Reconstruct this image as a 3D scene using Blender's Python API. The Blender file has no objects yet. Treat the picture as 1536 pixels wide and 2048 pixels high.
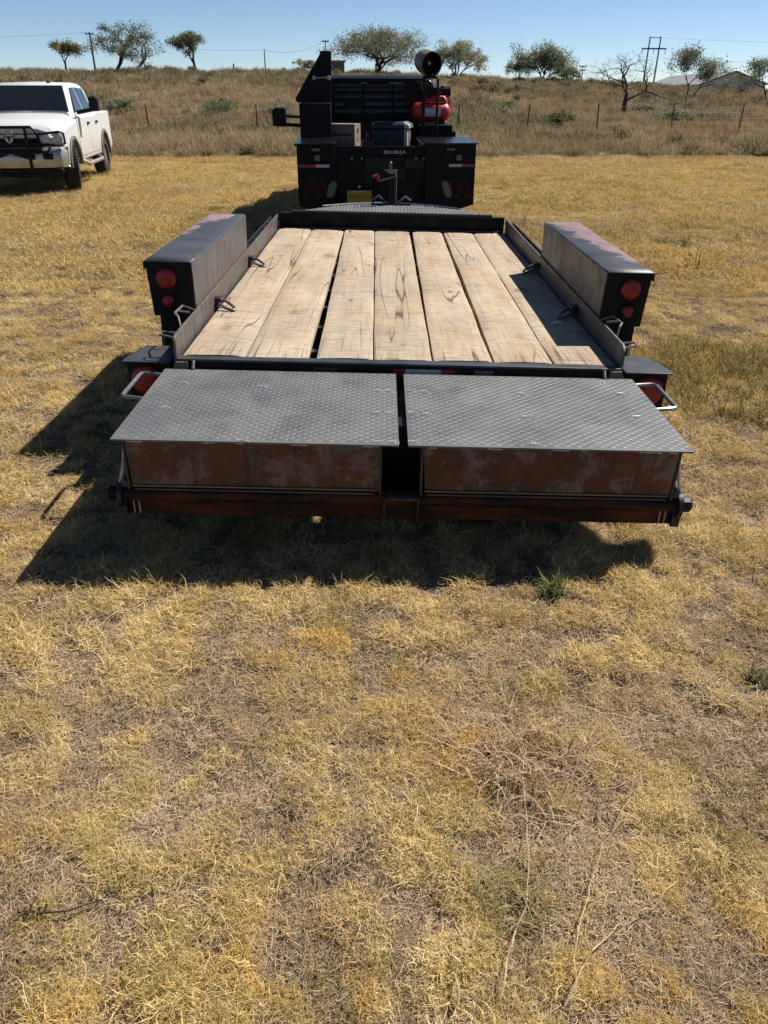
import bpy, bmesh, math, random
import numpy as np
from mathutils import Vector, Matrix, noise, Euler
PI = math.pi
R_ = math.radians
sc = bpy.context.scene
col = sc.collection

# ------------------------------------------------------------------ camera
cam_d = bpy.data.cameras.new('camera')
cam = bpy.data.objects.new('camera', cam_d); col.objects.link(cam)
cam.location = (0, 0, 1.70)
cam.rotation_euler = (R_(90 - 28.67), 0, 0)
cam_d.sensor_fit = 'VERTICAL'; cam_d.sensor_height = 36.0
cam_d.lens = 36.0 * 1538.0 / 2048.0
cam_d.clip_start = 0.05; cam_d.clip_end = 6000
sc.camera = cam

# ------------------------------------------------------------------ light
LX, LY = 0.76, 0.47                      # horizontal run of a shadow per metre of height
to_sun = Vector((LX, LY, 1.0)).normalized()
sun_el = math.asin(to_sun.z); sun_az = math.atan2(to_sun.x, to_sun.y)
world = bpy.data.worlds.new('World'); sc.world = world
world.use_nodes = True
wn = world.node_tree.nodes; wl = world.node_tree.links
for n in list(wn): wn.remove(n)
sky = wn.new('ShaderNodeTexSky'); sky.sky_type = 'NISHITA'; sky.sun_disc = False
sky.sun_elevation = sun_el; sky.sun_rotation = sun_az
sky.altitude = 1200; sky.air_density = 0.7; sky.dust_density = 0.0; sky.ozone_density = 3.0
bg = wn.new('ShaderNodeBackground'); bg.inputs['Strength'].default_value = 0.06
wo = wn.new('ShaderNodeOutputWorld')
wl.new(sky.outputs[0], bg.inputs[0]); wl.new(bg.outputs[0], wo.inputs[0])
sun_d = bpy.data.lights.new('sun', 'SUN'); sun_d.energy = 5.0; sun_d.angle = R_(0.5); sun_d.color = (1, 0.955, 0.88)
sun = bpy.data.objects.new('sun', sun_d); col.objects.link(sun)
sun.rotation_euler = to_sun.to_track_quat('Z', 'Y').to_euler(); sun.location = (20, 10, 30)
sc.view_settings.view_transform = 'Standard'; sc.view_settings.look = 'None'
sc.view_settings.gamma = 1; sc.view_settings.exposure = 0.8; sc.view_settings.use_curve_mapping = False

# ------------------------------------------------------------------ mesh helper
class MB:
    def __init__(s, off=(0, 0, 0)): s.v = []; s.f = []; s.off = off
    def add(s, vs, fs):
        n = len(s.v); s.v += [tuple(p) for p in vs]; s.f += [tuple(n + i for i in f) for f in fs]; return s
    def box(s, x0, x1, y0, y1, z0, z1):
        return s.add([(x0,y0,z0),(x1,y0,z0),(x1,y1,z0),(x0,y1,z0),(x0,y0,z1),(x1,y0,z1),(x1,y1,z1),(x0,y1,z1)],
                     [(0,3,2,1),(4,5,6,7),(0,1,5,4),(1,2,6,5),(2,3,7,6),(3,0,4,7)])
    def prism(s, poly, axis, a, b):
        # poly: 2-D points in the two remaining axes (x: y,z / y: x,z / z: x,y)
        def mk(p, t): return (t, p[0], p[1]) if axis == 'x' else (p[0], t, p[1]) if axis == 'y' else (p[0], p[1], t)
        n = len(poly)
        area = sum(poly[i][0]*poly[(i+1)%n][1]-poly[(i+1)%n][0]*poly[i][1] for i in range(n))
        if area < 0: poly = poly[::-1]
        if axis == 'y': a, b = b, a
        vs = [mk(p, a) for p in poly] + [mk(p, b) for p in poly]
        fs = [tuple(range(n-1, -1, -1)), tuple(range(n, 2*n))] + [(i, (i+1)%n, n+(i+1)%n, n+i) for i in range(n)]
        if a > b and axis != 'y' or axis == 'y' and b > a: fs = [f[::-1] for f in fs]
        return s.add(vs, fs)
    def tube(s, pts, r, seg=8, closed=False, caps=True):
        pts = [Vector(p) for p in pts]; n = len(pts)
        rs = r if isinstance(r, (list, tuple)) else [r]*n
        vs = []; up = None
        for i in range(n):
            if closed: d = pts[(i+1)%n]-pts[i-1]
            else: d = pts[min(i+1, n-1)]-pts[max(i-1, 0)]
            d.normalize()
            if up is None:
                up = Vector((0,0,1)) if abs(d.z) < 0.9 else Vector((1,0,0))
            a = d.cross(up); 
            if a.length < 1e-4: a = d.cross(Vector((0.3,1,0.2)))
            a.normalize(); b = a.cross(d).normalized(); up = b
            for k in range(seg):
                t = 2*PI*k/seg; vs.append(pts[i] + (a*math.cos(t)+b*math.sin(t))*rs[i])
        fs = []
        for i in range(n if closed else n-1):
            j = (i+1) % n
            for k in range(seg): fs.append((i*seg+k, i*seg+(k+1)%seg, j*seg+(k+1)%seg, j*seg+k))
        if caps and not closed: fs += [tuple(range(seg-1, -1, -1)), tuple((n-1)*seg+k for k in range(seg))]
        return s.add(vs, fs)
    def cyl(s, p0, p1, r, seg=20): return s.tube([p0, p1], r, seg)
    def lathe(s, prof, c, axis='x', seg=28, closed=False):
        # prof: (along axis, radius)
        vs = []; n = len(prof)
        for a, r in prof:
            for k in range(seg):
                t = 2*PI*k/seg; u, w = r*math.cos(t), r*math.sin(t)
                p = (a,u,w) if axis == 'x' else (w,a,u) if axis == 'y' else (u,w,a)
                vs.append((c[0]+p[0], c[1]+p[1], c[2]+p[2]))
        fs = []
        for i in range(n if closed else n-1):
            j = (i+1) % n
            for k in range(seg): fs.append((i*seg+k, i*seg+(k+1)%seg, j*seg+(k+1)%seg, j*seg+k))
        if not closed: fs += [tuple(range(seg-1, -1, -1)), tuple((n-1)*seg+k for k in range(seg))]
        return s.add(vs, fs)
    def loft(s, secs, cap=True):
        n = len(secs[0]); vs = [p for q in secs for p in q]; fs = []
        for i in range(len(secs)-1):
            for k in range(n): fs.append((i*n+k, i*n+(k+1)%n, (i+1)*n+(k+1)%n, (i+1)*n+k))
        if cap: fs += [tuple(range(n-1, -1, -1)), tuple((len(secs)-1)*n+k for k in range(n))]
        return s.add(vs, fs)
    def ball(s, c, r, sx=1, sy=1, sz=1, seg=10):
        prof = [(-r*math.cos(PI*i/6), max(r*math.sin(PI*i/6), r*0.02)) for i in range(7)]
        n0 = len(s.v); s.lathe(prof, (0,0,0), 'z', seg)
        for i in range(n0, len(s.v)):
            p = s.v[i]; s.v[i] = (c[0]+p[0]*sx, c[1]+p[1]*sy, c[2]+p[2]*sz)
        return s
    def build(s, name, mat, parent=None, bevel=0.0, angle=35, flat=False, fix=True):
        me = bpy.data.meshes.new(name)
        o = s.off
        me.from_pydata([(p[0]-o[0], p[1]-o[1], p[2]-o[2]) for p in s.v], [], s.f)
        if fix:
            bm = bmesh.new(); bm.from_mesh(me); bmesh.ops.recalc_face_normals(bm, faces=bm.faces[:]); bm.to_mesh(me); bm.free()
        me.validate(); me.materials.append(mat)
        if not flat:
            me.polygons.foreach_set('use_smooth', [True]*len(me.polygons)); me.set_sharp_from_angle(angle=R_(angle))
        ob = bpy.data.objects.new(name, me); col.objects.link(ob)
        if parent: ob.parent = parent
        if bevel:
            b = ob.modifiers.new('bevel', 'BEVEL'); b.width = bevel; b.segments = 2; b.limit_method = 'ANGLE'; b.angle_limit = R_(40)
        return ob
def tag(o, label=None, cat=None, group=None, kind=None):
    for k, v in (('label', label), ('category', cat), ('group', group), ('kind', kind)):
        if v: o[k] = v
    return o
def empty(name, loc, rot=(0,0,0), label=None, cat=None, group=None):
    o = bpy.data.objects.new(name, None); col.objects.link(o); o.location = loc; o.rotation_euler = rot
    o.empty_display_size = 0.2
    return tag(o, label, cat, group)
def copy_part(o, parent, loc=None):
    c = o.copy(); col.objects.link(c); c.parent = parent
    if loc is not None: c.location = loc
    return c

# ------------------------------------------------------------------ material helper
class NT:
    def __init__(s, name):
        s.m = bpy.data.materials.new(name); s.m.use_nodes = True
        s.t = s.m.node_tree; s.n = s.t.nodes; s.l = s.t.links
        s.b = s.n['Principled BSDF']; s.out = s.n['Material Output']
    def node(s, t, **kw):
        n = s.n.new(t)
        for k, v in kw.items(): setattr(n, k, v)
        return n
    def coord(s, kind='Object', scale=(1,1,1), loc=(0,0,0)):
        if kind == 'World': src = s.node('ShaderNodeNewGeometry').outputs['Position']
        else: src = s.node('ShaderNodeTexCoord').outputs[kind]
        mp = s.node('ShaderNodeMapping'); mp.inputs['Scale'].default_value = scale; mp.inputs['Location'].default_value = loc
        s.l.new(src, mp.inputs[0]); return mp.outputs[0]
    def noise(s, vec, scale=5, detail=4, rough=0.55, dist=0.0):
        n = s.node('ShaderNodeTexNoise'); s.l.new(vec, n.inputs['Vector'])
        n.inputs['Scale'].default_value = scale; n.inputs['Detail'].default_value = detail
        n.inputs['Roughness'].default_value = rough; n.inputs['Distortion'].default_value = dist
        return n.outputs['Fac']
    def ramp(s, fac, stops, interp='LINEAR'):
        r = s.node('ShaderNodeValToRGB'); r.color_ramp.interpolation = interp
        e = r.color_ramp.elements
        while len(e) < len(stops): e.new(0.5)
        for i, (p, c) in enumerate(stops):
            e[i].position = p; e[i].color = (c, c, c, 1) if isinstance(c, (int, float)) else (*c, 1)
        s.l.new(fac, r.inputs[0]); return r.outputs[0]
    def mix(s, fac, a, b, mode='MIX'):
        n = s.node('ShaderNodeMix', data_type='RGBA', blend_type=mode)
        for sock, v in ((n.inputs[0], fac), (n.inputs[6], a), (n.inputs[7], b)):
            if isinstance(v, (int, float)): sock.default_value = v
            elif isinstance(v, tuple): sock.default_value = (*v, 1)
            else: s.l.new(v, sock)
        return n.outputs[2]
    def math(s, op, a, b=0.0, clamp=False):
        n = s.node('ShaderNodeMath', operation=op, use_clamp=clamp)
        for sock, v in ((n.inputs[0], a), (n.inputs[1], b)):
            if isinstance(v, (int, float)): sock.default_value = v
            else: s.l.new(v, sock)
        return n.outputs[0]
    def bump(s, h, strength=0.3, dist=0.01):
        n = s.node('ShaderNodeBump'); n.inputs['Strength'].default_value = strength; n.inputs['Distance'].default_value = dist
        s.l.new(h, n.inputs['Height']); s.l.new(n.outputs[0], s.b.inputs['Normal'])
    def set(s, color=None, rough=None, metal=None, spec=None):
        for k, v in (('Base Color', color), ('Roughness', rough), ('Metallic', metal), ('Specular IOR Level', spec)):
            if v is None: continue
            if isinstance(v, (int, float)): s.b.inputs[k].default_value = v
            elif isinstance(v, tuple): s.b.inputs[k].default_value = (*v, 1)
            else: s.l.new(v, s.b.inputs[k])
        return s.m
def simple(name, c, rough=0.5, metal=0.0, var=0.25, scale=6, bump=0.0, spec=0.5, bscale=60):
    t = NT(name); v = t.coord()
    n = t.noise(v, scale, 5)
    c2 = tuple(x*(1-var) for x in c); c3 = tuple(min(1, x*(1+var)) for x in c)
    cc = t.ramp(n, [(0.3, c2), (0.7, c3)])
    r = t.ramp(t.noise(v, scale*3, 3), [(0.3, max(0, rough-0.08)), (0.7, min(1, rough+0.08))])
    if bump: t.bump(t.noise(v, bscale, 3), bump, 0.004)
    return t.set(cc, r, metal, spec)

# painted / rusty steel: gunmetal black with rust and scuffs
def steel(name, dark, mid, rust, amount=0.5, rough=0.45, scale=3.0, streak=False):
    t = NT(name); v = t.coord()
    vs = t.coord(scale=(6, 6, 1.0)) if streak else v
    a = t.ramp(t.noise(vs, scale, 6, 0.6), [(0.35, dark), (0.68, mid)])
    m = t.ramp(t.noise(t.coord(loc=(3, 7, 2)), scale*1.3, 8, 0.68), [(0.62-amount*0.3, 0.0), (0.72-amount*0.3, 1.0)])
    c = t.mix(m, a, rust)
    scr = t.ramp(t.noise(t.coord(scale=(90, 4, 30)), 1.0, 3), [(0.66, 0.0), (0.72, 0.35)])
    c = t.mix(scr, c, tuple(min(1, x*1.6+0.05) for x in mid))
    t.bump(t.noise(v, 45, 5), 0.12, 0.004)
    r = t.ramp(t.noise(v, 7, 5), [(0.3, rough-0.12), (0.7, rough+0.15)])
    return t.set(c, r, 0.25)
m_frame = steel('frame_steel', (0.008,0.0085,0.010), (0.020,0.021,0.024), (0.03,0.02,0.016), 0.35)
m_black = steel('black_steel', (0.0025,0.0027,0.003), (0.006,0.0063,0.007), (0.009,0.007,0.006), 0.2, 0.55)
m_black.node_tree.nodes['Principled BSDF'].inputs['Specular IOR Level'].default_value = 0.2
m_black.node_tree.nodes['Principled BSDF'].inputs['Metallic'].default_value = 0.0
m_rail = steel('rail_steel', (0.065,0.058,0.054), (0.13,0.118,0.11), (0.115,0.072,0.052), 0.45, 0.5, 4, True)
m_fside = steel('fender_side', (0.062,0.058,0.056), (0.115,0.108,0.104), (0.10,0.076,0.064), 0.25, 0.5, 3.2, True)
m_bar = steel('bar_steel', (0.026,0.028,0.032), (0.055,0.058,0.065), (0.065,0.045,0.034), 0.3, 0.45)
# fender top: blue-black mill scale wearing to pink primer
def fender_top(name, pink):
    t = NT(name); v = t.coord()
    a = t.ramp(t.noise(v, 5, 6), [(0.3, (0.024,0.025,0.028)), (0.7, (0.054,0.054,0.057))])
    sep = t.node('ShaderNodeSeparateXYZ'); t.l.new(v, sep.inputs[0])
    g = t.math('ABSOLUTE', sep.outputs[0])
    g = t.math('MULTIPLY', t.math('SUBTRACT', g, 1.20), 3.2)
    gy = t.math('MULTIPLY', t.math('SUBTRACT', sep.outputs[1], -0.75), 0.55)
    nn = t.noise(t.coord(loc=(1.7, 0.4, 0)), 3.2, 7, 0.6)
    s_ = t.math('ADD', t.math('ADD', g, gy), t.math('MULTIPLY', t.math('SUBTRACT', nn, 0.5), 1.8))
    m = t.ramp(s_, [(pink, 0.0), (pink+0.12, 1.0)])
    c = t.mix(m, a, t.ramp(t.noise(v, 14, 4), [(0.3, (0.17,0.10,0.092)), (0.7, (0.26,0.175,0.165))]))
    t.bump(t.noise(v, 20, 4), 0.1, 0.006)
    return t.set(c, t.ramp(nn, [(0.3, 0.38), (0.7, 0.6)]), 0.15)
m_ftopL = fender_top('fender_top_left', 0.58)
m_ftopR = fender_top('fender_top_right', 0.30)
# rust brown ramp face
t = NT('rust_face'); v = t.coord()
a = t.ramp(t.noise(v, 4.5, 7, 0.62), [(0.3, (0.036,0.012,0.006)), (0.5, (0.074,0.023,0.009)), (0.62, (0.105,0.032,0.011)), (0.8, (0.050,0.021,0.013))])
msk = t.ramp(t.noise(t.coord(loc=(2,0,4)), 6.5, 12, 0.82, 0.4), [(0.50, 0.0), (0.545, 0.9)])
c = t.mix(msk, a, (0.135,0.098,0.085))
vs_ = t.ramp(t.noise(t.coord(scale=(14, 1, 1.2), loc=(9,0,0)), 1.0, 6, 0.6), [(0.50, 0.0), (0.68, 0.7)])
c = t.mix(vs_, c, (0.030,0.012,0.007))
scr = t.ramp(t.noise(t.coord(scale=(55, 1, 2.5)), 1, 2), [(0.70, 0.0), (0.74, 0.5)])
c = t.mix(scr, c, (0.24,0.20,0.18))
t.bump(t.noise(v, 35, 6), 0.25, 0.004)
m_rust = t.set(c, 0.62, 0.1)
t = NT('rust_beam'); v = t.coord(scale=(1, 4, 4))
c = t.ramp(t.noise(v, 3.0, 7, 0.6), [(0.3, (0.008,0.004,0.003)), (0.48, (0.018,0.007,0.004)), (0.58, (0.068,0.017,0.006)), (0.78, (0.095,0.027,0.009))])
t.bump(t.noise(t.coord(), 40, 5), 0.2, 0.004)
m_rustbeam = t.set(c, 0.6, 0.0, 0.2)
# tread plate
def tread(name, k=1.0):
    t = NT(name); v = t.coord()
    base = t.ramp(t.noise(v, 5, 6, 0.6), [(0.3, (0.068*k,0.071*k,0.073*k)), (0.72, (0.128*k,0.130*k,0.131*k))])
    st = t.ramp(t.noise(t.coord(loc=(5,2,0)), 2.2, 6, 0.6, 0.6), [(0.48, 0.0), (0.62, 0.75)])
    c = t.mix(st, base, (0.145*k,0.138*k,0.127*k))
    dk = t.ramp(t.noise(t.coord(scale=(3, 9, 1), loc=(0,3,0)), 2.5, 6), [(0.60, 0.0), (0.75, 0.5)])
    c = t.mix(dk, c, (0.055*k,0.058*k,0.063*k))
    t.bump(t.noise(v, 90, 3), 0.1, 0.002)
    return t.set(c, t.ramp(t.noise(v, 8, 5), [(0.3, 0.44), (0.7, 0.62)]), 0.15)
m_tread = tread('tread_plate_steel'); m_lug = tread('tread_lug_steel', 1.06)
m_weld = simple('weld_steel', (0.5,0.5,0.49), 0.35, 0.8, 0.2, 40, 0.3)
m_bare = simple('bare_steel', (0.33,0.33,0.32), 0.38, 0.7, 0.25, 20)
m_galv = simple('dull_rod', (0.17,0.185,0.19), 0.4, 0.6, 0.2, 20)
m_strap = simple('strap_steel', (0.16,0.13,0.12), 0.55, 0.3, 0.2, 20)
m_stamp = simple('stamp_steel', (0.36,0.35,0.33), 0.45, 0.3, 0.3, 20)
m_ring = simple('ring_steel', (0.12,0.115,0.11), 0.35, 0.7, 0.3, 20)
# timber
t = NT('weathered_timber'); v = t.coord()
oi = t.node('ShaderNodeObjectInfo')
off = t.node('ShaderNodeVectorMath', operation='SCALE'); off.inputs[0].default_value = (3.1, 17.3, 0); t.l.new(oi.outputs['Random'], off.inputs['Scale'])
def tco(scale):
    a_ = t.node('ShaderNodeVectorMath', operation='ADD'); t.l.new(v, a_.inputs[0]); t.l.new(off.outputs[0], a_.inputs[1])
    m_ = t.node('ShaderNodeMapping'); m_.inputs['Scale'].default_value = scale; t.l.new(a_.outputs[0], m_.inputs[0]); return m_.outputs[0]
big = t.noise(tco((2.2, 0.8, 1)), 1.6, 5, 0.6)
c = t.ramp(big, [(0.28, (0.30,0.222,0.145)), (0.5, (0.40,0.312,0.212)), (0.72, (0.47,0.39,0.285))])
tone = t.ramp(oi.outputs['Random'], [(0, (0.90,0.88,0.86)), (0.5, (1,1,1)), (1, (1.0,0.95,0.88))])
c = t.mix(1.0, c, tone, 'MULTIPLY')
grey = t.ramp(t.noise(tco((3, 1.3, 1)), 1.3, 7, 0.68), [(0.45, 0.0), (0.66, 0.7)])
c = t.mix(grey, c, (0.285,0.245,0.205))
gr = t.noise(tco((62, 1.8, 5)), 1.0, 5, 0.6, 0.5)
c = t.mix(t.ramp(gr, [(0.50, 0.0), (0.70, 0.42)]), c, (0.19,0.13,0.082))
saw = t.noise(tco((5.5, 42, 1)), 1.0, 5, 0.68, 1.6)
c = t.mix(t.ramp(saw, [(0.51, 0.0), (0.64, 0.72)]), c, (0.15,0.11,0.078))
stn = t.noise(tco((3.2, 1.9, 1)), 1.5, 6, 0.6)
c = t.mix(t.ramp(stn, [(0.60, 0.0), (0.72, 0.75)]), c, (0.15,0.088,0.05))
dirt = t.noise(tco((7, 4.2, 1)), 1.7, 7, 0.7)
c = t.mix(t.ramp(dirt, [(0.665, 0.0), (0.71, 0.7)]), c, (0.10,0.07,0.048))
ck = t.math('ABSOLUTE', t.math('SUBTRACT', t.noise(tco((6.0, 0.25, 1)), 1.0, 1.6, 0.45, 0.04), 0.5))
ckm = t.math('MULTIPLY', t.ramp(ck, [(0.0012, 1.0), (0.0052, 0.0)]), t.ramp(t.noise(tco((1.5, 0.9, 1)), 1.3, 2), [(0.44, 0.0), (0.52, 1.0)]))
c = t.mix(t.math('MULTIPLY', ckm, 0.9), c, (0.03,0.021,0.015))
vo = t.node('ShaderNodeTexVoronoi'); vo.inputs['Scale'].default_value = 1.0; t.l.new(tco((5.0, 2.3, 0.01)), vo.inputs['Vector'])
kn = t.ramp(vo.outputs['Distance'], [(0.055, 1.0), (0.10, 0.0)])
c = t.mix(t.math('MULTIPLY', kn, 0.8), c, (0.13,0.075,0.045))
sepw = t.node('ShaderNodeSeparateXYZ'); t.l.new(v, sepw.inputs[0])
ec = t.math('MULTIPLY', t.math('SUBTRACT', -1.38, sepw.outputs[1]), 2.6, True)
ec = t.math('MULTIPLY', ec, t.ramp(t.noise(tco((48, 1.2, 1)), 1.0, 3, 0.6), [(0.57, 0.0), (0.63, 0.6)]))
c = t.mix(ec, c, (0.055,0.040,0.030))
hgt = t.math('SUBTRACT', t.math('ADD', t.math('MULTIPLY', gr, 0.5), t.math('MULTIPLY', saw, 0.4)), ckm)
t.bump(hgt, 0.45, 0.006)
m_wood = t.set(c, 0.8, 0.0, 0.25)
# lamps, plastics, rubber
m_red = simple('red_lens', (0.24,0.003,0.005), 0.4, 0, 0.15, 30)
m_reflred = simple('red_reflective_tape', (0.22,0.010,0.016), 0.4, 0, 0.1, 30)
m_reflwht = simple('white_reflective_tape', (0.36,0.375,0.375), 0.4, 0, 0.1, 30)
m_dlens = simple('dark_red_lens', (0.030,0.0015,0.003), 0.6, 0, 0.2, 30, 0, 0.1)
m_bezel = simple('lamp_bezel', (0.022,0.022,0.024), 0.4, 0.0, 0.2, 30, 0, 0.2)
m_clens = simple('clear_lens', (0.085,0.088,0.092), 0.35, 0, 0.2, 30)
m_tyre = simple('tyre_rubber', (0.013,0.0125,0.012), 0.85, 0, 0.3, 12, 0.2)
m_rub = simple('black_plastic', (0.006,0.006,0.0065), 0.55, 0, 0.3, 12, 0, 0.2)
m_chrome = simple('dusty_chrome', (0.42,0.39,0.35), 0.38, 0.75, 0.15, 6)
m_rim = simple('wheel_rim', (0.42,0.41,0.39), 0.35, 0.8, 0.2, 8)
m_navy = simple('black_truck_paint', (0.0022,0.0026,0.004), 0.25, 0.0, 0.25, 4, 0, 0.3)
m_navy2 = simple('black_truck_paint_dull', (0.0026,0.003,0.0045), 0.5, 0.0, 0.25, 4, 0, 0.15)
m_louv = simple('louvre_grey', (0.07,0.075,0.08), 0.3, 0.3, 0.15, 8)
m_glass = simple('dark_glass', (0.010,0.012,0.015), 0.13, 0.0, 0.1, 2, 0, 0.6)
m_yel = simple('plate_yellow', (0.26,0.20,0.012), 0.45, 0, 0.1, 30)
m_plred = simple('plate_letters', (0.16,0.03,0.015), 0.5, 0, 0.1, 30)
m_cream = simple('badge_silver', (0.45,0.46,0.47), 0.35, 0.5, 0.1, 30)
m_card = simple('cardboard', (0.20,0.145,0.10), 0.85, 0, 0.15, 8)
m_ink = simple('black_ink', (0.02,0.018,0.017), 0.7, 0, 0.1, 8)
m_cool = simple('cooler_side_blue', (0.002,0.0035,0.010), 0.6, 0, 0.15, 8)
m_coolw = simple('cooler_light_grey', (0.30,0.29,0.28), 0.45, 0, 0.1, 8)
m_coolo = simple('cooler_orange_stripe', (0.46,0.20,0.08), 0.5, 0, 0.1, 8)
m_can = simple('fuel_can_red', (0.07,0.005,0.005), 0.4, 0, 0.15, 8)
m_comp = simple('compressor_red', (0.36,0.009,0.008), 0.42, 0, 0.1, 6)
m_drum = simple('drum_brown', (0.16,0.12,0.08), 0.5, 0.2, 0.35, 10)
m_paper = simple('paper_white', (0.6,0.62,0.62), 0.8, 0, 0.05, 20)

# ------------------------------------------------------------------ ground and hill
def crest(u):
    xs = [-3, -0.6, -0.33, -0.10, 0.0, 0.08, 0.17, 0.25, 0.33, 0.42, 0.8, 3]
    zs = [2.5, 3.4, 3.55, 3.30, 3.0, 2.75, 2.5, 2.25, 1.75, 1.35, 1.0, 0.8]
    return float(np.interp(u, xs, zs))
def hillz(x, y):
    if y <= 24.5: return -0.06
    k = min(max((y-36)/54.0, 0), 1)
    k = k*k*(3-2*k)*0.25 + k*0.75
    z = crest(x/max(y, 20.0))*k
    if y > 90: z -= min((y-90)*0.012, 2.4)
    z += 0.16*noise.noise((x*0.12, y*0.12, 1.3)) * min(max((y-30)/15, 0), 1) + 0.45*noise.noise((x*0.035, y*0.035, 7.7))*min(max((y-40)/40, 0), 1)
    return z + (0.03 if y > 24.9 else -0.03)
def clump(x, y):      # tussocks a hand's breadth across
    return noise.noise((x*7.5+11, y*7.5, 21.0)) + 0.55*noise.noise((x*16, y*16, 3.3)) + 0.35*noise.noise((x*2.6, y*2.6, 9.0))
def lawnz(x, y):
    return 0.014*max(-0.8, min(0.8, clump(x, y)))*(1 if y < 9 else 0.0) + 0.022*noise.noise((x*1.1, y*1.1, 0.3)) + 0.010*noise.noise((x*4.3, y*4.3, 5.0)) - 0.02

def patch(x, y):      # how thick the lawn is, 0..1
    n = 0.5 + 0.25*noise.noise((x*0.9+3, y*0.9, 2.0)) + 0.45*noise.noise((x*2.9, y*2.9, 9.0)) + 0.45*noise.noise((x*8, y*8, 4.0))
    for bx, by, br in BARE:
        d = math.hypot(x-bx, (y-by))/br
        if d < 1.6: n -= 0.42*max(0, 1-d/1.6)
    return min(max(n+0.12, 0.0), 1.0)
BARE = [(-0.76, 1.17, 0.20), (0.33, 1.34, 0.22), (0.25, 1.05, 0.14), (0.36, 1.72, 0.16), (0.90, 1.75, 0.22), (-0.2, 1.45, 0.18), (-0.55, 2.05, 0.2), (0.62, 1.1, 0.14), (1.2, 2.1, 0.18), (-0.25, 2.25, 0.16), (-1.6, 3.2, 0.25), (-0.1, 1.1, 0.12)]

def grid(name, xs, ys, zf, mat):
    nx, ny = len(xs), len(ys)
    vs = [(x, y, zf(x, y)) for y in ys for x in xs]
    fs = [(j*nx+i, j*nx+i+1, (j+1)*nx+i+1, (j+1)*nx+i) for j in range(ny-1) for i in range(nx-1)]
    me = bpy.data.meshes.new(name); me.from_pydata(vs, [], fs); me.materials.append(mat)
    me.polygons.foreach_set('use_smooth', [True]*len(fs))
    o = bpy.data.objects.new(name, me); col.objects.link(o); return tag(o, kind='structure')

t = NT('dry_ground'); v = t.coord('World')
c = t.ramp(t.noise(v, 2.2, 8, 0.65), [(0.3, (0.060,0.043,0.029)), (0.5, (0.105,0.078,0.053)), (0.72, (0.16,0.128,0.096))])
c = t.mix(t.ramp(t.noise(v, 1.1, 5, 0.6), [(0.52, 0.0), (0.66, 0.8)]), c, (0.16,0.11,0.045))
c = t.mix(t.ramp(t.noise(v, 55, 5, 0.7), [(0.50, 0.0), (0.68, 0.8)]), c, (0.20,0.155,0.10))
c = t.mix(t.ramp(t.noise(t.coord('World', loc=(4,4,4)), 30, 5, 0.7), [(0.50, 0.0), (0.60, 0.85)]), c, (0.028,0.021,0.015))
# farther out the single blades are too small to pick apart, the lawn reads golden
sep = t.node('ShaderNodeSeparateXYZ'); t.l.new(v, sep.inputs[0])
far = t.math('MULTIPLY', t.math('SUBTRACT', sep.outputs[1], 6.0), 0.09, True)
gold = t.ramp(t.noise(t.coord('World', scale=(0.35, 1.0, 1)), 0.9, 8, 0.66), [(0.30, (0.20,0.14,0.058)), (0.5, (0.34,0.235,0.085)), (0.7, (0.42,0.295,0.125))])
c = t.mix(far, c, gold)
t.bump(t.noise(v, 60, 6, 0.7), 0.9, 0.03)
m_ground = t.set(c, 0.95, 0, 0.1)
t = NT('hill_ground'); v = t.coord('World')
c = t.ramp(t.noise(v, 0.5, 8, 0.65), [(0.3, (0.09,0.072,0.043)), (0.5, (0.16,0.122,0.075)), (0.7, (0.23,0.17,0.105))])
c = t.mix(t.ramp(t.noise(v, 3, 6, 0.7), [(0.5, 0.0), (0.7, 0.7)]), c, (0.08,0.07,0.04))
t.bump(t.noise(v, 6, 6, 0.7), 0.8, 0.1)
m_hill = t.set(c, 0.95, 0, 0.1)

xs = sorted(set([-1500, -700, -300, -150, -90, -60, -40] + list(np.linspace(-28, -6, 34)) + list(np.linspace(-6, -2.4, 36)) + list(np.linspace(-2.4, 2.4, 190)) + list(np.linspace(2.4, 6, 36)) + list(np.linspace(6, 28, 34)) + [40, 60, 90, 150, 300, 700, 1500]))
ys = sorted(set([-900, -300, -80, -30, -10, -4, -1] + list(np.linspace(0.2, 0.6, 4)) + list(np.linspace(0.6, 3.6, 115)) + list(np.linspace(3.6, 6, 40)) + list(np.linspace(6, 26, 60)) + [40, 100, 300, 900, 2500]))
grid('ground', xs, ys, lambda x, y: lawnz(x, y) if -0.5 < y < 24.5 else -0.08, m_ground)
hx = sorted(set([-700, -400, -250, -180] + list(np.linspace(-130, 130, 131)) + [180, 250, 400, 700]))
hy = sorted(set([24.4, 24.9, 25.3] + list(np.linspace(26, 96, 71)) + [105, 120, 140, 170, 220, 300, 420]))
grid('hillside', hx, hy, hillz, m_hill)

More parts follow.
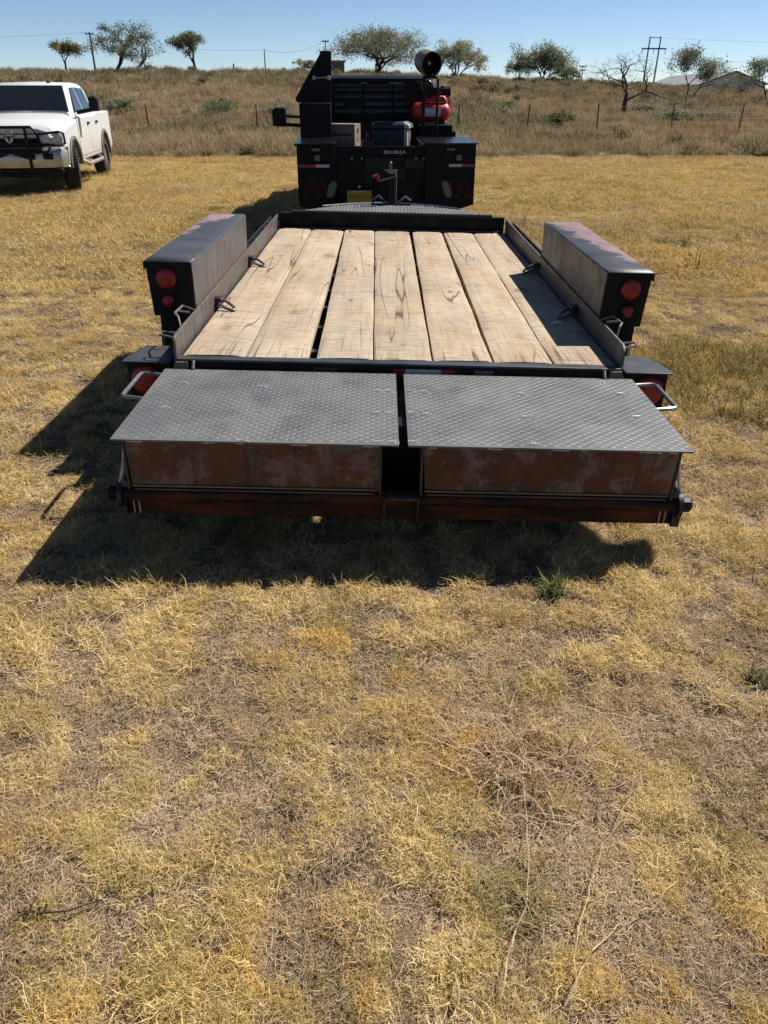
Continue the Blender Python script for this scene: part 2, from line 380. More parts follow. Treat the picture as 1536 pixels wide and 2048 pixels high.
# ------------------------------------------------------------------ instanced grass (nobody could count it)
def leaf_mat(name, stops, wscale=0.8, trans=0.3, patchcol=None, patchscale=0.55, thr=(0.52, 0.64), rough=0.7):
    t = NT(name)
    oi = t.node('ShaderNodeObjectInfo')
    at = t.node('ShaderNodeAttribute', attribute_name='tone')
    w = t.coord('World')
    f = t.math('ADD', t.math('MULTIPLY', oi.outputs['Random'], 0.35), t.math('MULTIPLY', t.noise(w, wscale, 5, 0.6), 0.75))
    f = t.math('ADD', f, t.math('MULTIPLY', t.math('SUBTRACT', at.outputs['Fac'], 0.5), 0.45))
    c = t.ramp(f, stops)
    if patchcol:
        for k, (pc, lx) in enumerate(patchcol):
            c = t.mix(t.ramp(t.noise(t.coord('World', loc=(lx, lx*2, 0)), patchscale, 5, 0.6), [(thr[0], 0.0), (thr[1], 0.8)]), c, pc)
    d = t.node('ShaderNodeBsdfDiffuse'); tr = t.node('ShaderNodeBsdfTranslucent'); mx = t.node('ShaderNodeMixShader')
    t.l.new(c, d.inputs[0]); t.l.new(c, tr.inputs[0]); mx.inputs[0].default_value = trans
    t.l.new(d.outputs[0], mx.inputs[1]); t.l.new(tr.outputs[0], mx.inputs[2]); t.l.new(mx.outputs[0], t.out.inputs[0])
    return t.m
m_blade = leaf_mat('dry_grass_blade', [(0.22, (0.22,0.152,0.060)), (0.40, (0.44,0.312,0.116)), (0.56, (0.60,0.436,0.180)), (0.76, (0.82,0.65,0.34))],
                   1.6, 0.30, [((0.60,0.345,0.075), 3.0), ((0.39,0.305,0.090), 11.0), ((0.40,0.295,0.185), 23.0), ((0.34,0.235,0.15), 57.0)], 1.8, (0.54, 0.72))
m_thatch = leaf_mat('grey_thatch', [(0.25, (0.14,0.092,0.056)), (0.5, (0.30,0.212,0.130)), (0.75, (0.53,0.40,0.26))], 2.5, 0.15)
m_green = leaf_mat('olive_grass', [(0.25, (0.14,0.112,0.040)), (0.5, (0.26,0.205,0.070)), (0.75, (0.40,0.31,0.12))], 1.3, 0.3)
m_farblade = leaf_mat('golden_lawn', [(0.25, (0.30,0.205,0.075)), (0.45, (0.47,0.33,0.125)), (0.6, (0.53,0.38,0.16)), (0.8, (0.60,0.46,0.23))],
                   0.35, 0.32, [((0.53,0.325,0.085), 3.0), ((0.36,0.29,0.11), 11.0), ((0.36,0.27,0.16), 41.0)], 0.22, (0.55, 0.68))
m_weed = leaf_mat('hill_grass', [(0.25, (0.15,0.108,0.062)), (0.45, (0.28,0.205,0.118)), (0.62, (0.37,0.28,0.165)), (0.8, (0.47,0.37,0.235))],
                   0.12, 0.3, [((0.26,0.155,0.09), 5.0), ((0.25,0.205,0.115), 31.0)], 0.07, (0.53, 0.66))
m_brush = leaf_mat('hill_brush', [(0.25, (0.105,0.088,0.048)), (0.5, (0.20,0.165,0.092)), (0.75, (0.30,0.25,0.145))], 0.2, 0.25)

src = bpy.data.collections.new('tuft_sources')
def ribbons(name, mat, n, rad, length, width, lift, curl, seed, seg=4, straight=False, upright=0.0, coll=None):
    rng = np.random.default_rng(seed)
    V = []; F = []; T = []
    for i in range(n):
        a = rng.uniform(0, 2*PI); rr = rad*math.sqrt(rng.uniform()); p = np.array([rr*math.cos(a), rr*math.sin(a), rng.uniform(0, lift*0.25)])
        h = rng.uniform(0, 2*PI); L = length*rng.uniform(0.5, 1.3)
        el = (rng.uniform(0.9, 1.5) if rng.uniform() < upright else rng.uniform(0.15, 1.1)) if not straight else rng.uniform(-0.05, 0.12)
        cu = rng.normal(0, curl) if not straight else rng.normal(0, 0.08); fall = rng.uniform(0.2, 1.0)*(0.25 if upright > 0.6 else 0.7) if not straight else 0.02
        w = width*rng.uniform(0.6, 1.25); tone = rng.uniform(); roll = rng.uniform(-1, 1)
        base = len(V)
        for k in range(seg+1):
            d = np.array([math.cos(h)*math.cos(el), math.sin(h)*math.cos(el), math.sin(el)])
            side = np.array([-math.sin(h), math.cos(h), roll*0.6]); side /= np.linalg.norm(side)
            ww = w*(1 - (k/seg)**2*0.85)
            V.append(p - side*ww/2); V.append(p + side*ww/2); T += [tone, tone]
            if k < seg: F.append((base+2*k, base+2*k+1, base+2*k+3, base+2*k+2))
            p = p + d*L/seg; h += cu/seg; el -= fall*2.2/seg
            if p[2] < 0.002: p[2] = 0.002; el = abs(el)*0.3
    me = bpy.data.meshes.new(name); me.from_pydata([tuple(q) for q in V], [], F); me.materials.append(mat)
    at = me.attributes.new('tone', 'FLOAT', 'POINT'); at.data.foreach_set('value', T)
    o = bpy.data.objects.new(name, me); (coll or src).objects.link(o); return o
def instancer(name, P, rot, scl, idx, coll):
    me = bpy.data.meshes.new(name); me.from_pydata([tuple(p) for p in P], [], [])
    a = me.attributes.new('rot', 'FLOAT_VECTOR', 'POINT'); a.data.foreach_set('vector', np.asarray(rot, dtype=np.float32).ravel())
    a = me.attributes.new('scl', 'FLOAT_VECTOR', 'POINT'); a.data.foreach_set('vector', np.asarray(scl, dtype=np.float32).ravel())
    a = me.attributes.new('idx', 'INT', 'POINT'); a.data.foreach_set('value', np.asarray(idx, dtype=np.int32))
    o = bpy.data.objects.new(name, me); col.objects.link(o); tag(o, kind='stuff')
    g = bpy.data.node_groups.new(name, 'GeometryNodeTree')
    g.interface.new_socket('Geometry', in_out='INPUT', socket_type='NodeSocketGeometry')
    g.interface.new_socket('Geometry', in_out='OUTPUT', socket_type='NodeSocketGeometry')
    gi = g.nodes.new('NodeGroupInput'); go = g.nodes.new('NodeGroupOutput')
    ci = g.nodes.new('GeometryNodeCollectionInfo'); ci.inputs[0].default_value = coll; ci.inputs[1].default_value = True; ci.inputs[2].default_value = True
    ip = g.nodes.new('GeometryNodeInstanceOnPoints'); ip.inputs['Pick Instance'].default_value = True
    def attr(nm, ty):
        n = g.nodes.new('GeometryNodeInputNamedAttribute'); n.data_type = ty; n.inputs[0].default_value = nm; return n.outputs[0]
    g.links.new(gi.outputs[0], ip.inputs['Points']); g.links.new(ci.outputs[0], ip.inputs['Instance'])
    g.links.new(attr('idx', 'INT'), ip.inputs['Instance Index'])
    g.links.new(attr('rot', 'FLOAT_VECTOR'), ip.inputs['Rotation']); g.links.new(attr('scl', 'FLOAT_VECTOR'), ip.inputs['Scale'])
    g.links.new(ip.outputs[0], go.inputs[0])
    md = o.modifiers.new('scatter', 'NODES'); md.node_group = g
    return o
def coll(name): return bpy.data.collections.new(name)
rng = np.random.default_rng(7)
# near lawn: 0-7 curly dry tufts, 8-10 thatch, 11-12 olive tufts (Collection Info sorts by name)
cN = coll('lawn_near')
for i in range(8): ribbons('tuft_a%02d' % i, m_blade, 30, 0.05, 0.034+0.012*(i % 3), 0.0020, 0.024, 3.2, 100+i, 4, coll=cN)
for i in range(3): ribbons('tuft_b%02d' % i, m_thatch, 34, 0.07, 0.030+0.006*i, 0.0022, 0.016, 0.6, 200+i, 2, True, coll=cN)
for i in range(2): ribbons('tuft_c%02d' % i, m_green, 24, 0.045, 0.042, 0.0020, 0.024, 2.6, 300+i, 4, coll=cN)
def scatter(n, y0, y1, half, tufts, smin, smax, keep=None, zf=lawnz, power=1.0, vary=None):
    P = []; Rr = []; S = []; I = []
    k = 0
    while k < n:
        y = y0 + (y1-y0)*rng.uniform()**power
        x = rng.uniform(-1, 1)*half(y)
        k += 1
        pt = keep(x, y) if keep else 1.0
        r = rng.uniform()
        if vary:
            res = vary(x, y, pt, r)
            if res is None: continue
            i, s = res
        else:
            if r > pt: continue
            i = int(rng.integers(*tufts)); s = 1.0
        sc_ = rng.uniform(smin, smax)*s*(0.78 if y < 1.3 else 0.88 if y < 2.0 else 1.0)
        P.append((x, y, zf(x, y))); Rr.append((rng.normal(0, 0.12), rng.normal(0, 0.12), rng.uniform(0, 2*PI))); S.append((sc_, sc_, sc_*rng.uniform(0.75, 1.3))); I.append(i)
    return P, Rr, S, I
def vnear(x, y, pt, r):
    g = noise.noise((x*2.1+20, y*2.1, 3.0)) + 0.5*noise.noise((x*5+20, y*5, 3.0))
    for gx, gy, gr in ((0.21, 1.50, 0.12), (0.28, 1.15, 0.13), (-0.1, 0.95, 0.15), (0.85, 1.35, .12)):
        if math.hypot(x-gx, y-gy) < gr*rng.uniform(0.3, 1.2) and r < 0.25: return int(rng.integers(11, 13)), 1.0
    cl = clump(x, y)
    if cl < -0.55 and r < 0.75: return None
    if cl < -0.06 and r > 0.16: return (int(rng.integers(8, 11)), 0.8) if r < 0.72 else None
    pt = min(1, max(0, pt*0.6+0.45*(cl+0.35)))
    if r < 0.24 + 0.42*min(1, max(0, (0.52-pt)/0.5)): return int(rng.integers(8, 11)), 0.95
    if r < 0.52+0.5*pt:
        if g > 0.34 and rng.uniform() < 0.4: return int(rng.integers(11, 13)), 0.7+0.4*pt
        return int(rng.integers(0, 8)), 0.50+0.8*pt
    return None
Pn = [[], [], [], []]
for a in (scatter(49000, 0.55, 3.2, lambda y: 0.62*y+1.2, None, 0.75, 1.2, patch, vary=vnear),
          scatter(57000, 3.2, 8.0, lambda y: 0.56*y+1.8, None, 0.9, 1.45, patch, vary=vnear, power=1.0)):
    for k in range(4): Pn[k] += a[k]
instancer('grass', *Pn, cN)
cF = coll('lawn_far')
for i in range(4): ribbons('tuft_f%02d' % i, m_farblade, 34, 0.13, 0.07, 0.006, 0.04, 1.6, 400+i, 3, coll=cF)
for i in range(2): ribbons('tuft_g%02d' % i, m_green, 26, 0.10, 0.09, 0.006, 0.04, 1.2, 420+i, 3, coll=cF)
for i in range(1): ribbons('tuft_h%02d' % i, m_thatch, 26, 0.15, 0.09, 0.006, 0.02, .3, 440+i, 2, True, coll=cF)
def vfar(x, y, pt, r):
    if r < 0.10: return 6, 1.0
    if r < 0.45+0.55*pt:
        g = noise.noise((x*0.25+20, y*0.5, 3.0))
        dg = math.hypot((x-2.6)/0.9, (y-5.2)/0.9)
        if (g > 0.30 and rng.uniform() < 0.35) or rng.uniform() < 0.03: return int(rng.integers(4, 6)), 0.9
        return int(rng.integers(0, 4)), 0.7+0.5*pt
    return None
def pfar(x, y): return min(max(0.6 + 0.6*noise.noise((x*0.5, y*0.9, 2.0)) + 0.3*noise.noise((x*1.7, y*2.5, 9.0)), 0), 1)
Pf = scatter(38000, 7.6, 25.0, lambda y: 0.54*y+4, None, 0.9, 1.5, pfar, vary=vfar)
# taller olive grass beside the trailer
for k in range(420):
    a_ = rng.uniform(0, 2*PI); r_ = math.sqrt(rng.uniform())
    x = 2.35+0.75*r_*math.cos(a_); y = 5.0+0.85*r_*math.sin(a_)
    Pf[0].append((x, y, lawnz(x, y))); Pf[1].append((0, 0, rng.uniform(0, 6.28))); s = rng.uniform(0.8, 1.3); Pf[2].append((s*0.75, s*0.75, s*1.35)); Pf[3].append(int(rng.integers(4, 6)))
instancer('lawn_grass', *Pf, cF)
cH = coll('hill_tufts')
for i in range(4): ribbons('tuft_k%02d' % i, m_weed, 50, 0.26, 0.24+0.07*i, 0.014, 0.05, 0.6, 500+i, 3, upright=0.55, coll=cH)
for i in range(3): ribbons('tuft_l%02d' % i, m_brush, 80, 0.30, 0.34, 0.030, 0.05, 0.7, 520+i, 3, upright=0.5, coll=cH)
def bush_src(name, mat, n, seed, co):
    r_ = random.Random(seed); V = []; F = []; T = []
    lobes = [(r_.uniform(-0.3, 0.3), r_.uniform(-0.3, 0.3), r_.uniform(0.12, 0.3), r_.uniform(0.2, 0.34)) for _ in range(6)]
    for i in range(n):
        lx_, ly_, lz_, lr = r_.choice(lobes); d = Vector((r_.gauss(0, 1), r_.gauss(0, 1), abs(r_.gauss(0, 1))*0.8)).normalized()*lr*r_.uniform(0.5, 1.05)
        c_ = Vector((lx_, ly_, lz_)) + d; n1 = Vector((r_.gauss(0, 1), r_.gauss(0, 1), r_.gauss(0, 1))).normalized(); n2 = n1.orthogonal().normalized(); n3 = n1.cross(n2)
        s1 = r_.uniform(0.03, 0.075); s2 = s1*0.4; k = len(V); V += [tuple(c_-n2*s1), tuple(c_+n3*s2), tuple(c_+n2*s1), tuple(c_-n3*s2)]; F.append((k, k+1, k+2, k+3)); T += [r_.random()]*4
    me = bpy.data.meshes.new(name); me.from_pydata(V, [], F); me.materials.append(mat)
    at = me.attributes.new('tone', 'FLOAT', 'POINT'); at.data.foreach_set('value', T)
    o = bpy.data.objects.new(name, me); co.objects.link(o)
for i in range(3): bush_src('tuft_m%02d' % i, m_brush, 420, 600+i, cH)
def vhill(x, y, pt, r):
    bb = noise.noise((x*0.16, y*0.10, 14.0)) + 0.5*noise.noise((x*0.6, y*0.4, 6.0))
    if bb > (0.34 if y < 60 else 0.16) and rng.uniform() < (0.045 if y < 60 else 0.13): return int(rng.integers(7, 10)), rng.uniform(0.4, 1.0)
    b = noise.noise((x*0.11, y*0.09, 4.0)) + 0.5*noise.noise((x*0.5, y*0.4, 6.0))
    k = 0.12 + (0.30 if y > 70 else 0.0)
    if b > 0.28 - (0.30 if y > 68 else 0) and r < 0.6: return int(rng.integers(4, 7)), 0.9+0.5*max(b, 0)
    if r < 0.05: return int(rng.integers(4, 7)), 0.6
    w_ = noise.noise((x*0.3, y*0.3, 8.0))+0.6*noise.noise((x*1.1, y*0.8, 3.0))
    if w_ < -0.15 and r > 0.45: return None
    return int(rng.integers(0, 4)), 0.85+0.45*w_
hz = lambda x, y: hillz(x, y)-0.01
Ph = scatter(11000, 25.0, 42.0, lambda y: 0.56*y+8, None, 0.7, 1.25, None, hz, vary=vhill)
P2 = scatter(19000, 42.0, 93.0, lambda y: 0.56*y+10, None, 0.9, 1.7, None, hz, vary=vhill)
for k in range(4): Ph[k].extend(P2[k])
instancer('hill_brush', *Ph, cH)

# ------------------------------------------------------------------ trailer
R = 0.0235; TX = 0.075; Y0 = 5.5
TO = (0, Y0, 0)
trailer = empty('flatbed_trailer', (TX - 0.5*math.sin(R), Y0, 0.5-0.5*math.cos(R)), (0, R, 0),
    'flatbed trailer with plank deck, tread plate ramps and high fenders on dry grass', 'trailer')
def TB(): return MB(TO)
DZ = 0.537
# planks
edges_n = [(-1.066,-0.764), (-0.756,-0.457), (-0.408,-0.131), (-0.124,0.162), (0.172,0.460), (0.475,0.763), (0.771,1.072)]
edges_f = [(-1.066,-0.768), (-0.760,-0.460), (-0.444,-0.168), (-0.160,0.164), (0.196,0.472), (0.492,0.766), (0.776,1.072)]
for i in range(7):
    nx, ny = 10, 90; vs = []; fs = []
    ye = 7.72 + (0.02*math.sin(i*2.3)); yn = 3.697 + 0.006*math.sin(i*5.1)
    for j in range(ny+1):
        tt = j/ny; y = yn + (ye-yn)*tt
        a = edges_n[i][0]*(1-tt)+edges_f[i][0]*tt; b = edges_n[i][1]*(1-tt)+edges_f[i][1]*tt
        bow = 0.008*math.sin(PI*tt)*(1 if i in (5,) else 0)
        a += 0.0035*noise.noise((i*3.1, y*2.2, 0)) + bow; b += 0.0045*noise.noise((i*5.7, y*2.0, 4)) + bow*0.4
        for k in range(nx+1):
            s_ = k/nx; x = a+(b-a)*s_
            z = DZ + 0.004*noise.noise((x*6, y*1.6, i)) + 0.0015*noise.noise((x*20, y*9, i)) - 0.004*(2*s_-1)**2*(0.5+0.5*math.sin(i*1.7)) + 0.004*math.sin(i*2.9+1)
            if k in (0, nx): z -= 0.006 + 0.002*noise.noise((i, y*7, 3))
            vs.append((x, y, z))
    n = nx+1
    top = len(vs)
    for j in range(ny+1):
        for k in (0, nx): vs.append((vs[j*n+k][0], vs[j*n+k][1], DZ-0.045))
    for j in range(ny):
        for k in range(nx): fs.append((j*n+k, j*n+k+1, (j+1)*n+k+1, (j+1)*n+k))
        fs.append((j*n, (j+1)*n, top+2*(j+1), top+2*j)); fs.append((j*n+nx, top+2*j+1, top+2*(j+1)+1, (j+1)*n+nx))
        fs.append((top+2*j, top+2*(j+1), top+2*(j+1)+1, top+2*j+1))
    fs.append(tuple([k for k in range(nx+1)]) + (top+1, top)); fs.append(tuple(ny*n+k for k in range(nx, -1, -1)) + (top+2*ny, top+2*ny+1))
    b_ = TB(); b_.v = vs; b_.f = fs; b_.build('deck_plank', m_wood, trailer, angle=50)
# frame below
for y in np.arange(3.95, 7.7, 0.47):
    TB().box(-1.07, 1.07, y, y+0.05, 0.41, DZ-0.049).build('crossmember', m_bar, trailer)
for x in (-0.62, 0.62):
    TB().box(x-0.05, x+0.05, 2.95, 7.85, 0.27, 0.407).build('frame_beam', m_black, trailer)
for s in (-1, 1):
    # outer side rail with its upright lip
    pl = [(3.66, 0.44), (3.66, 0.615), (3.675, 0.632), (3.70, 0.640), (7.80, 0.650), (7.80, 0.44)]
    x = s*1.088
    TB().prism(pl, 'x', min(x, x+s*0.013), max(x, x+s*0.013)).build('side_rail', m_rail, trailer, 0.002)
    TB().box(min(s*1.072, s*1.0875), max(s*1.072, s*1.0875), 3.70, 7.78, 0.44, DZ-0.008).build('rail_flange', m_frame, trailer)
    # stake pockets ahead of and behind the fender
    for y in (6.25, 6.55, 6.85, 7.15, 7.45):
        b = TB(); xa, xb = s*1.1015, s*1.145
        b.box(min(xa, xb), max(xa, xb), y, y+0.012, 0.50, 0.62).box(min(xa, xb), max(xa, xb), y+0.09, y+0.102, 0.50, 0.62)
        b.box(min(s*1.135, s*1.145), max(s*1.135, s*1.145), y+0.012, y+0.09, 0.50, 0.62)
        b.build('stake_pocket', m_frame, trailer)
    b = TB(); xa, xb = s*1.146, s*1.158
    b.box(min(xa, xb), max(xa, xb), 6.0, 7.75, 0.575, 0.635).build('rub_rail', m_frame, trailer)
    # fender: folded sheet top + inner side, outer lip
    ya, yb = 4.17, 5.97
    top = [(s*1.085, 0.884), (s*1.105, 0.892), (s*1.345, 0.892), (s*1.362, 0.886)]
    b = TB()
    ny = 12
    vs = []
    for j in range(ny+1):
        y = ya+(yb-ya)*j/ny
        for (xx, zz) in [(s*1.352, 0.846), (s*1.352, 0.882), (s*1.344, 0.890), (s*1.108, 0.890), (s*1.096, 0.884)]:
            vs.append((xx, y, zz + 0.003*noise.noise((xx*3, y*2, s)) + (0.006*math.sin(j*0.9) if j == 0 else 0)))
    fs = [(j*5+k, j*5+k+1, (j+1)*5+k+1, (j+1)*5+k) for j in range(ny) for k in range(4)]
    b.add(vs, fs); ob = b.build('fender_top', m_ftopL if s < 0 else m_ftopR, trailer)
    so = ob.modifiers.new('solid', 'SOLIDIFY'); so.thickness = 0.005; so.offset = -1
    # inner side, with the cut-away foot at its rear end
    prof = [(ya, 0.883), (yb, 0.883), (yb+0.03, 0.66), (yb-0.05, 0.585), (ya+0.14, 0.585), (ya+0.06, 0.605), (ya+0.05, 0.66)]
    n = len(prof); vi = []
    for (yy, zz) in prof: vi.append((s*(1.094 + (0.883-zz)*0.035 + 0.001), yy, zz))
    vo_ = [(p[0]+s*0.005, p[1], p[2]) for p in vi]
    b = TB(); b.add(vi+vo_, [tuple(range(n)), tuple(range(2*n-1, n-1, -1))] + [(i, (i+1) % n, n+(i+1) % n, n+i) for i in range(n)])
    b.build('fender_side', m_fside, trailer)
    # rear and front plates
    for yy, nm in ((4.185, 'fender_end_plate'), (5.950, 'fender_end_plate')):
        q = [(s*1.345, 0.885), (s*1.0955, 0.885), (s*1.106, 0.60), (s*1.16, 0.50), (s*1.295, 0.50), (s*1.295, 0.60), (s*1.325, 0.60), (s*1.33, 0.68)]
        TB().prism(q, 'y', yy, yy+0.008).build(nm, m_black, trailer)
    for zz, rr in ((0.800, 0.054), (0.682, 0.032)):
        lens = TB(); lens.lathe([(0.0, rr), (-0.010, rr*0.97), (-0.018, rr*0.80), (-0.021, rr*0.3), (-0.0215, 0.002)], (s*1.240, 4.183, zz), 'y', 28)
        lo = lens.build('tail_light', m_red, trailer, angle=60)
        TB().lathe([(0.0, rr*1.16), (-0.009, rr*1.15), (-0.009, rr*1.01), (0.0, rr*1.01)], (s*1.240, 4.184, zz), 'y', 28, True).build('gasket', m_rub, lo)
    TB().prism([(s*1.30, 0.17), (s*1.12, 0.17), (s*1.12, 0.62), (s*1.30, 0.62)], 'y', 4.24, 4.25).build('mud_flap', m_rub, trailer)
    # wheels
    for yy in (4.66, 5.50):
        w = TB(); rr = 0.365
        w.lathe([(-0.11, 0.24), (-0.115, rr-0.05), (-0.085, rr-0.008), (-0.04, rr), (0.04, rr), (0.085, rr-0.008), (0.115, rr-0.05), (0.11, 0.24)], (s*1.235, yy, rr-0.005), 'x', 36, True)
        wo_ = w.build('wheel', m_tyre, trailer)
        TB().lathe([(-0.09, 0.239), (-0.05, 0.20), (0.05, 0.20), (0.09, 0.239)], (s*1.235, yy, rr-0.005), 'x', 30).build('rim', m_black, wo_)
    # tail light box on the corner
    b = TB(); xa, xb = s*1.375, s*1.155
    b.box(min(xa, xb), max(xa, xb), 3.77, 4.02, 0.285, 0.470).build('light_box', m_black, trailer, 0.003)
    lid = [(s*1.150, 3.750), (s*1.392, 3.750), (s*1.392, 3.80), (s*1.345, 4.03), (s*1.150, 4.03)]
    b = TB(); b.prism(lid, 'z', 0.472, 0.480); b.build('light_box_lid', m_bar, trailer, 0.002)
    lens = TB(); rr = 0.078
    lens.lathe([(0, rr), (-0.012, rr*0.97), (-0.02, rr*0.8), (-0.024, rr*0.3), (-0.0245, 0.002)], (s*1.285, 3.769, 0.378), 'y', 28)
    lo = lens.build('tail_light', m_red, trailer, angle=60)
    TB().lathe([(0.0, rr*1.13), (-0.010, rr*1.12), (-0.010, rr*1.01), (0.0, rr*1.01)], (s*1.285, 3.7695, 0.378), 'y', 28, True).build('gasket', m_rub, lo)
    # bent strap brackets on the outside of the rail
    b = TB(); r = 0.006
    b.tube([(s*1.10, 4.16, 0.64), (s*1.16, 4.15, 0.665), (s*1.165, 4.0, 0.665), (s*1.125, 3.90, 0.672), (s*1.108, 3.87, 0.62)], r, 6)
    b.tube([(s*1.10, 4.05, 0.655), (s*1.164, 4.04, 0.664)], r, 6)
    b.build('strap_bracket', m_strap, trailer)
    b = TB(); b.tube([(s*1.10, 3.87, 0.590), (s*1.205, 3.88, 0.598), (s*1.208, 3.83, 0.595), (s*1.10, 3.80, 0.585)], r, 6); b.build('strap_bracket', m_strap, trailer)
    # tie-down rings
    for yy in (4.66, 5.96):
        b = TB(); b.prism([(yy-0.035, DZ+0.005), (yy-0.03, DZ+0.06), (yy+0.03, DZ+0.06), (yy+0.035, DZ+0.005)], 'x', min(s*1.070, s*1.0875), max(s*1.070, s*1.0875))
        b.cyl((s*1.056, yy-0.045, DZ+0.042), (s*1.056, yy+0.045, DZ+0.042), 0.016, 10)
        br = b.build('ring_bracket', m_frame, trailer, 0.002)
        pts = []; dx_, dy_ = -s*0.60, -0.80
        for k in range(24):
            a = 2*PI*k/24; u_ = 0.068 - 0.080*math.cos(a); w_ = 0.038*math.sin(a)*(0.75+0.25*math.cos(a*0.5))
            pts.append((s*1.050+dx_*u_-dy_*s*w_*1.0, yy+dy_*u_+dx_*s*w_, DZ+0.040-0.028*u_/0.14))
        TB().tube(pts, 0.0085, 8, True).build('tie_down_ring', m_ring, br)
# rear bar with reflectors
TB().box(-1.085, 1.085, 3.632, 3.692, 0.525, 0.536).build('rear_bar', m_bar, trailer, 0.002)
TB().box(-1.08, 1.08, 3.640, 3.655, 0.40, 0.5249).build('rear_bar_web', m_black, trailer)
for x0, x1, m, nm in ((-0.028, 0.026, m_reflred, 'red_reflector'), (0.030, 0.205, m_reflwht, 'white_reflector'), (0.207, 0.272, m_reflred, 'red_reflector'), (0.37, 0.46, m_clens, 'white_reflector'), (-0.42, -0.30, m_frame, 'worn_reflector')):
    TB().box(x0, x1, 3.636, 3.6398, 0.462, 0.508).build(nm, m, trailer)
for s in (-1, 1):
    TB().prism([(s*1.085, 0.525), (s*1.125, 0.45), (s*1.02, 0.45), (s*1.03, 0.5249)], 'y', 3.615, 3.6395).build('corner_gusset', m_rail, trailer)
    TB().cyl((s*1.0, 3.60, 0.498), (s*1.0, 3.625, 0.53), 0.008, 8).build('hinge_pin', m_bare, trailer)
# front bulkhead
b = TB(); b.box(-1.075, 1.075, 7.80, 7.812, 0.44, 0.672).box(-1.06, 1.06, 7.745, 7.80, 0.660, 0.672)
b.build('front_bulkhead', m_black, trailer, 0.002)
TB().box(-1.03, 1.03, 7.735, 7.79, DZ-0.002, DZ+0.010).build('deck_stop', m_bar, trailer)
TB().box(-0.95, 0.95, 7.75, 7.79, 0.676, 0.692).build('bulkhead_lip', m_frame, trailer)
# lug pattern of the tread plates: raised bars turned both ways, joined into one part per plate
def lug_mesh(b, inside, x0, x1, y0, y1, z, pitch=0.0225, L=0.0285, W=0.0082, H=0.0011):
    nx = int((x1-x0)/pitch)+1; ny = int((y1-y0)/pitch/0.92)+1
    for j in range(ny+1):
        for i in range(nx+1):
            x = x0 + i*pitch; y = y0 + j*pitch*0.92
            if not inside(x, y): continue
            a = R_(38 if (i+j) % 2 else -38)
            c_, s_ = math.cos(a), math.sin(a)
            pts = [(-L/2, 0, 0), (0, -W/2, 0), (L/2, 0, 0), (0, W/2, 0), (-L*0.28, 0, H), (L*0.28, 0, H)]
            vs = [(x+p[0]*c_-p[1]*s_, y+p[0]*s_+p[1]*c_, z+p[2]) for p in pts]
            b.add(vs, [(0,1,4), (1,5,4), (1,2,5), (2,3,5), (3,4,5), (3,0,4)])
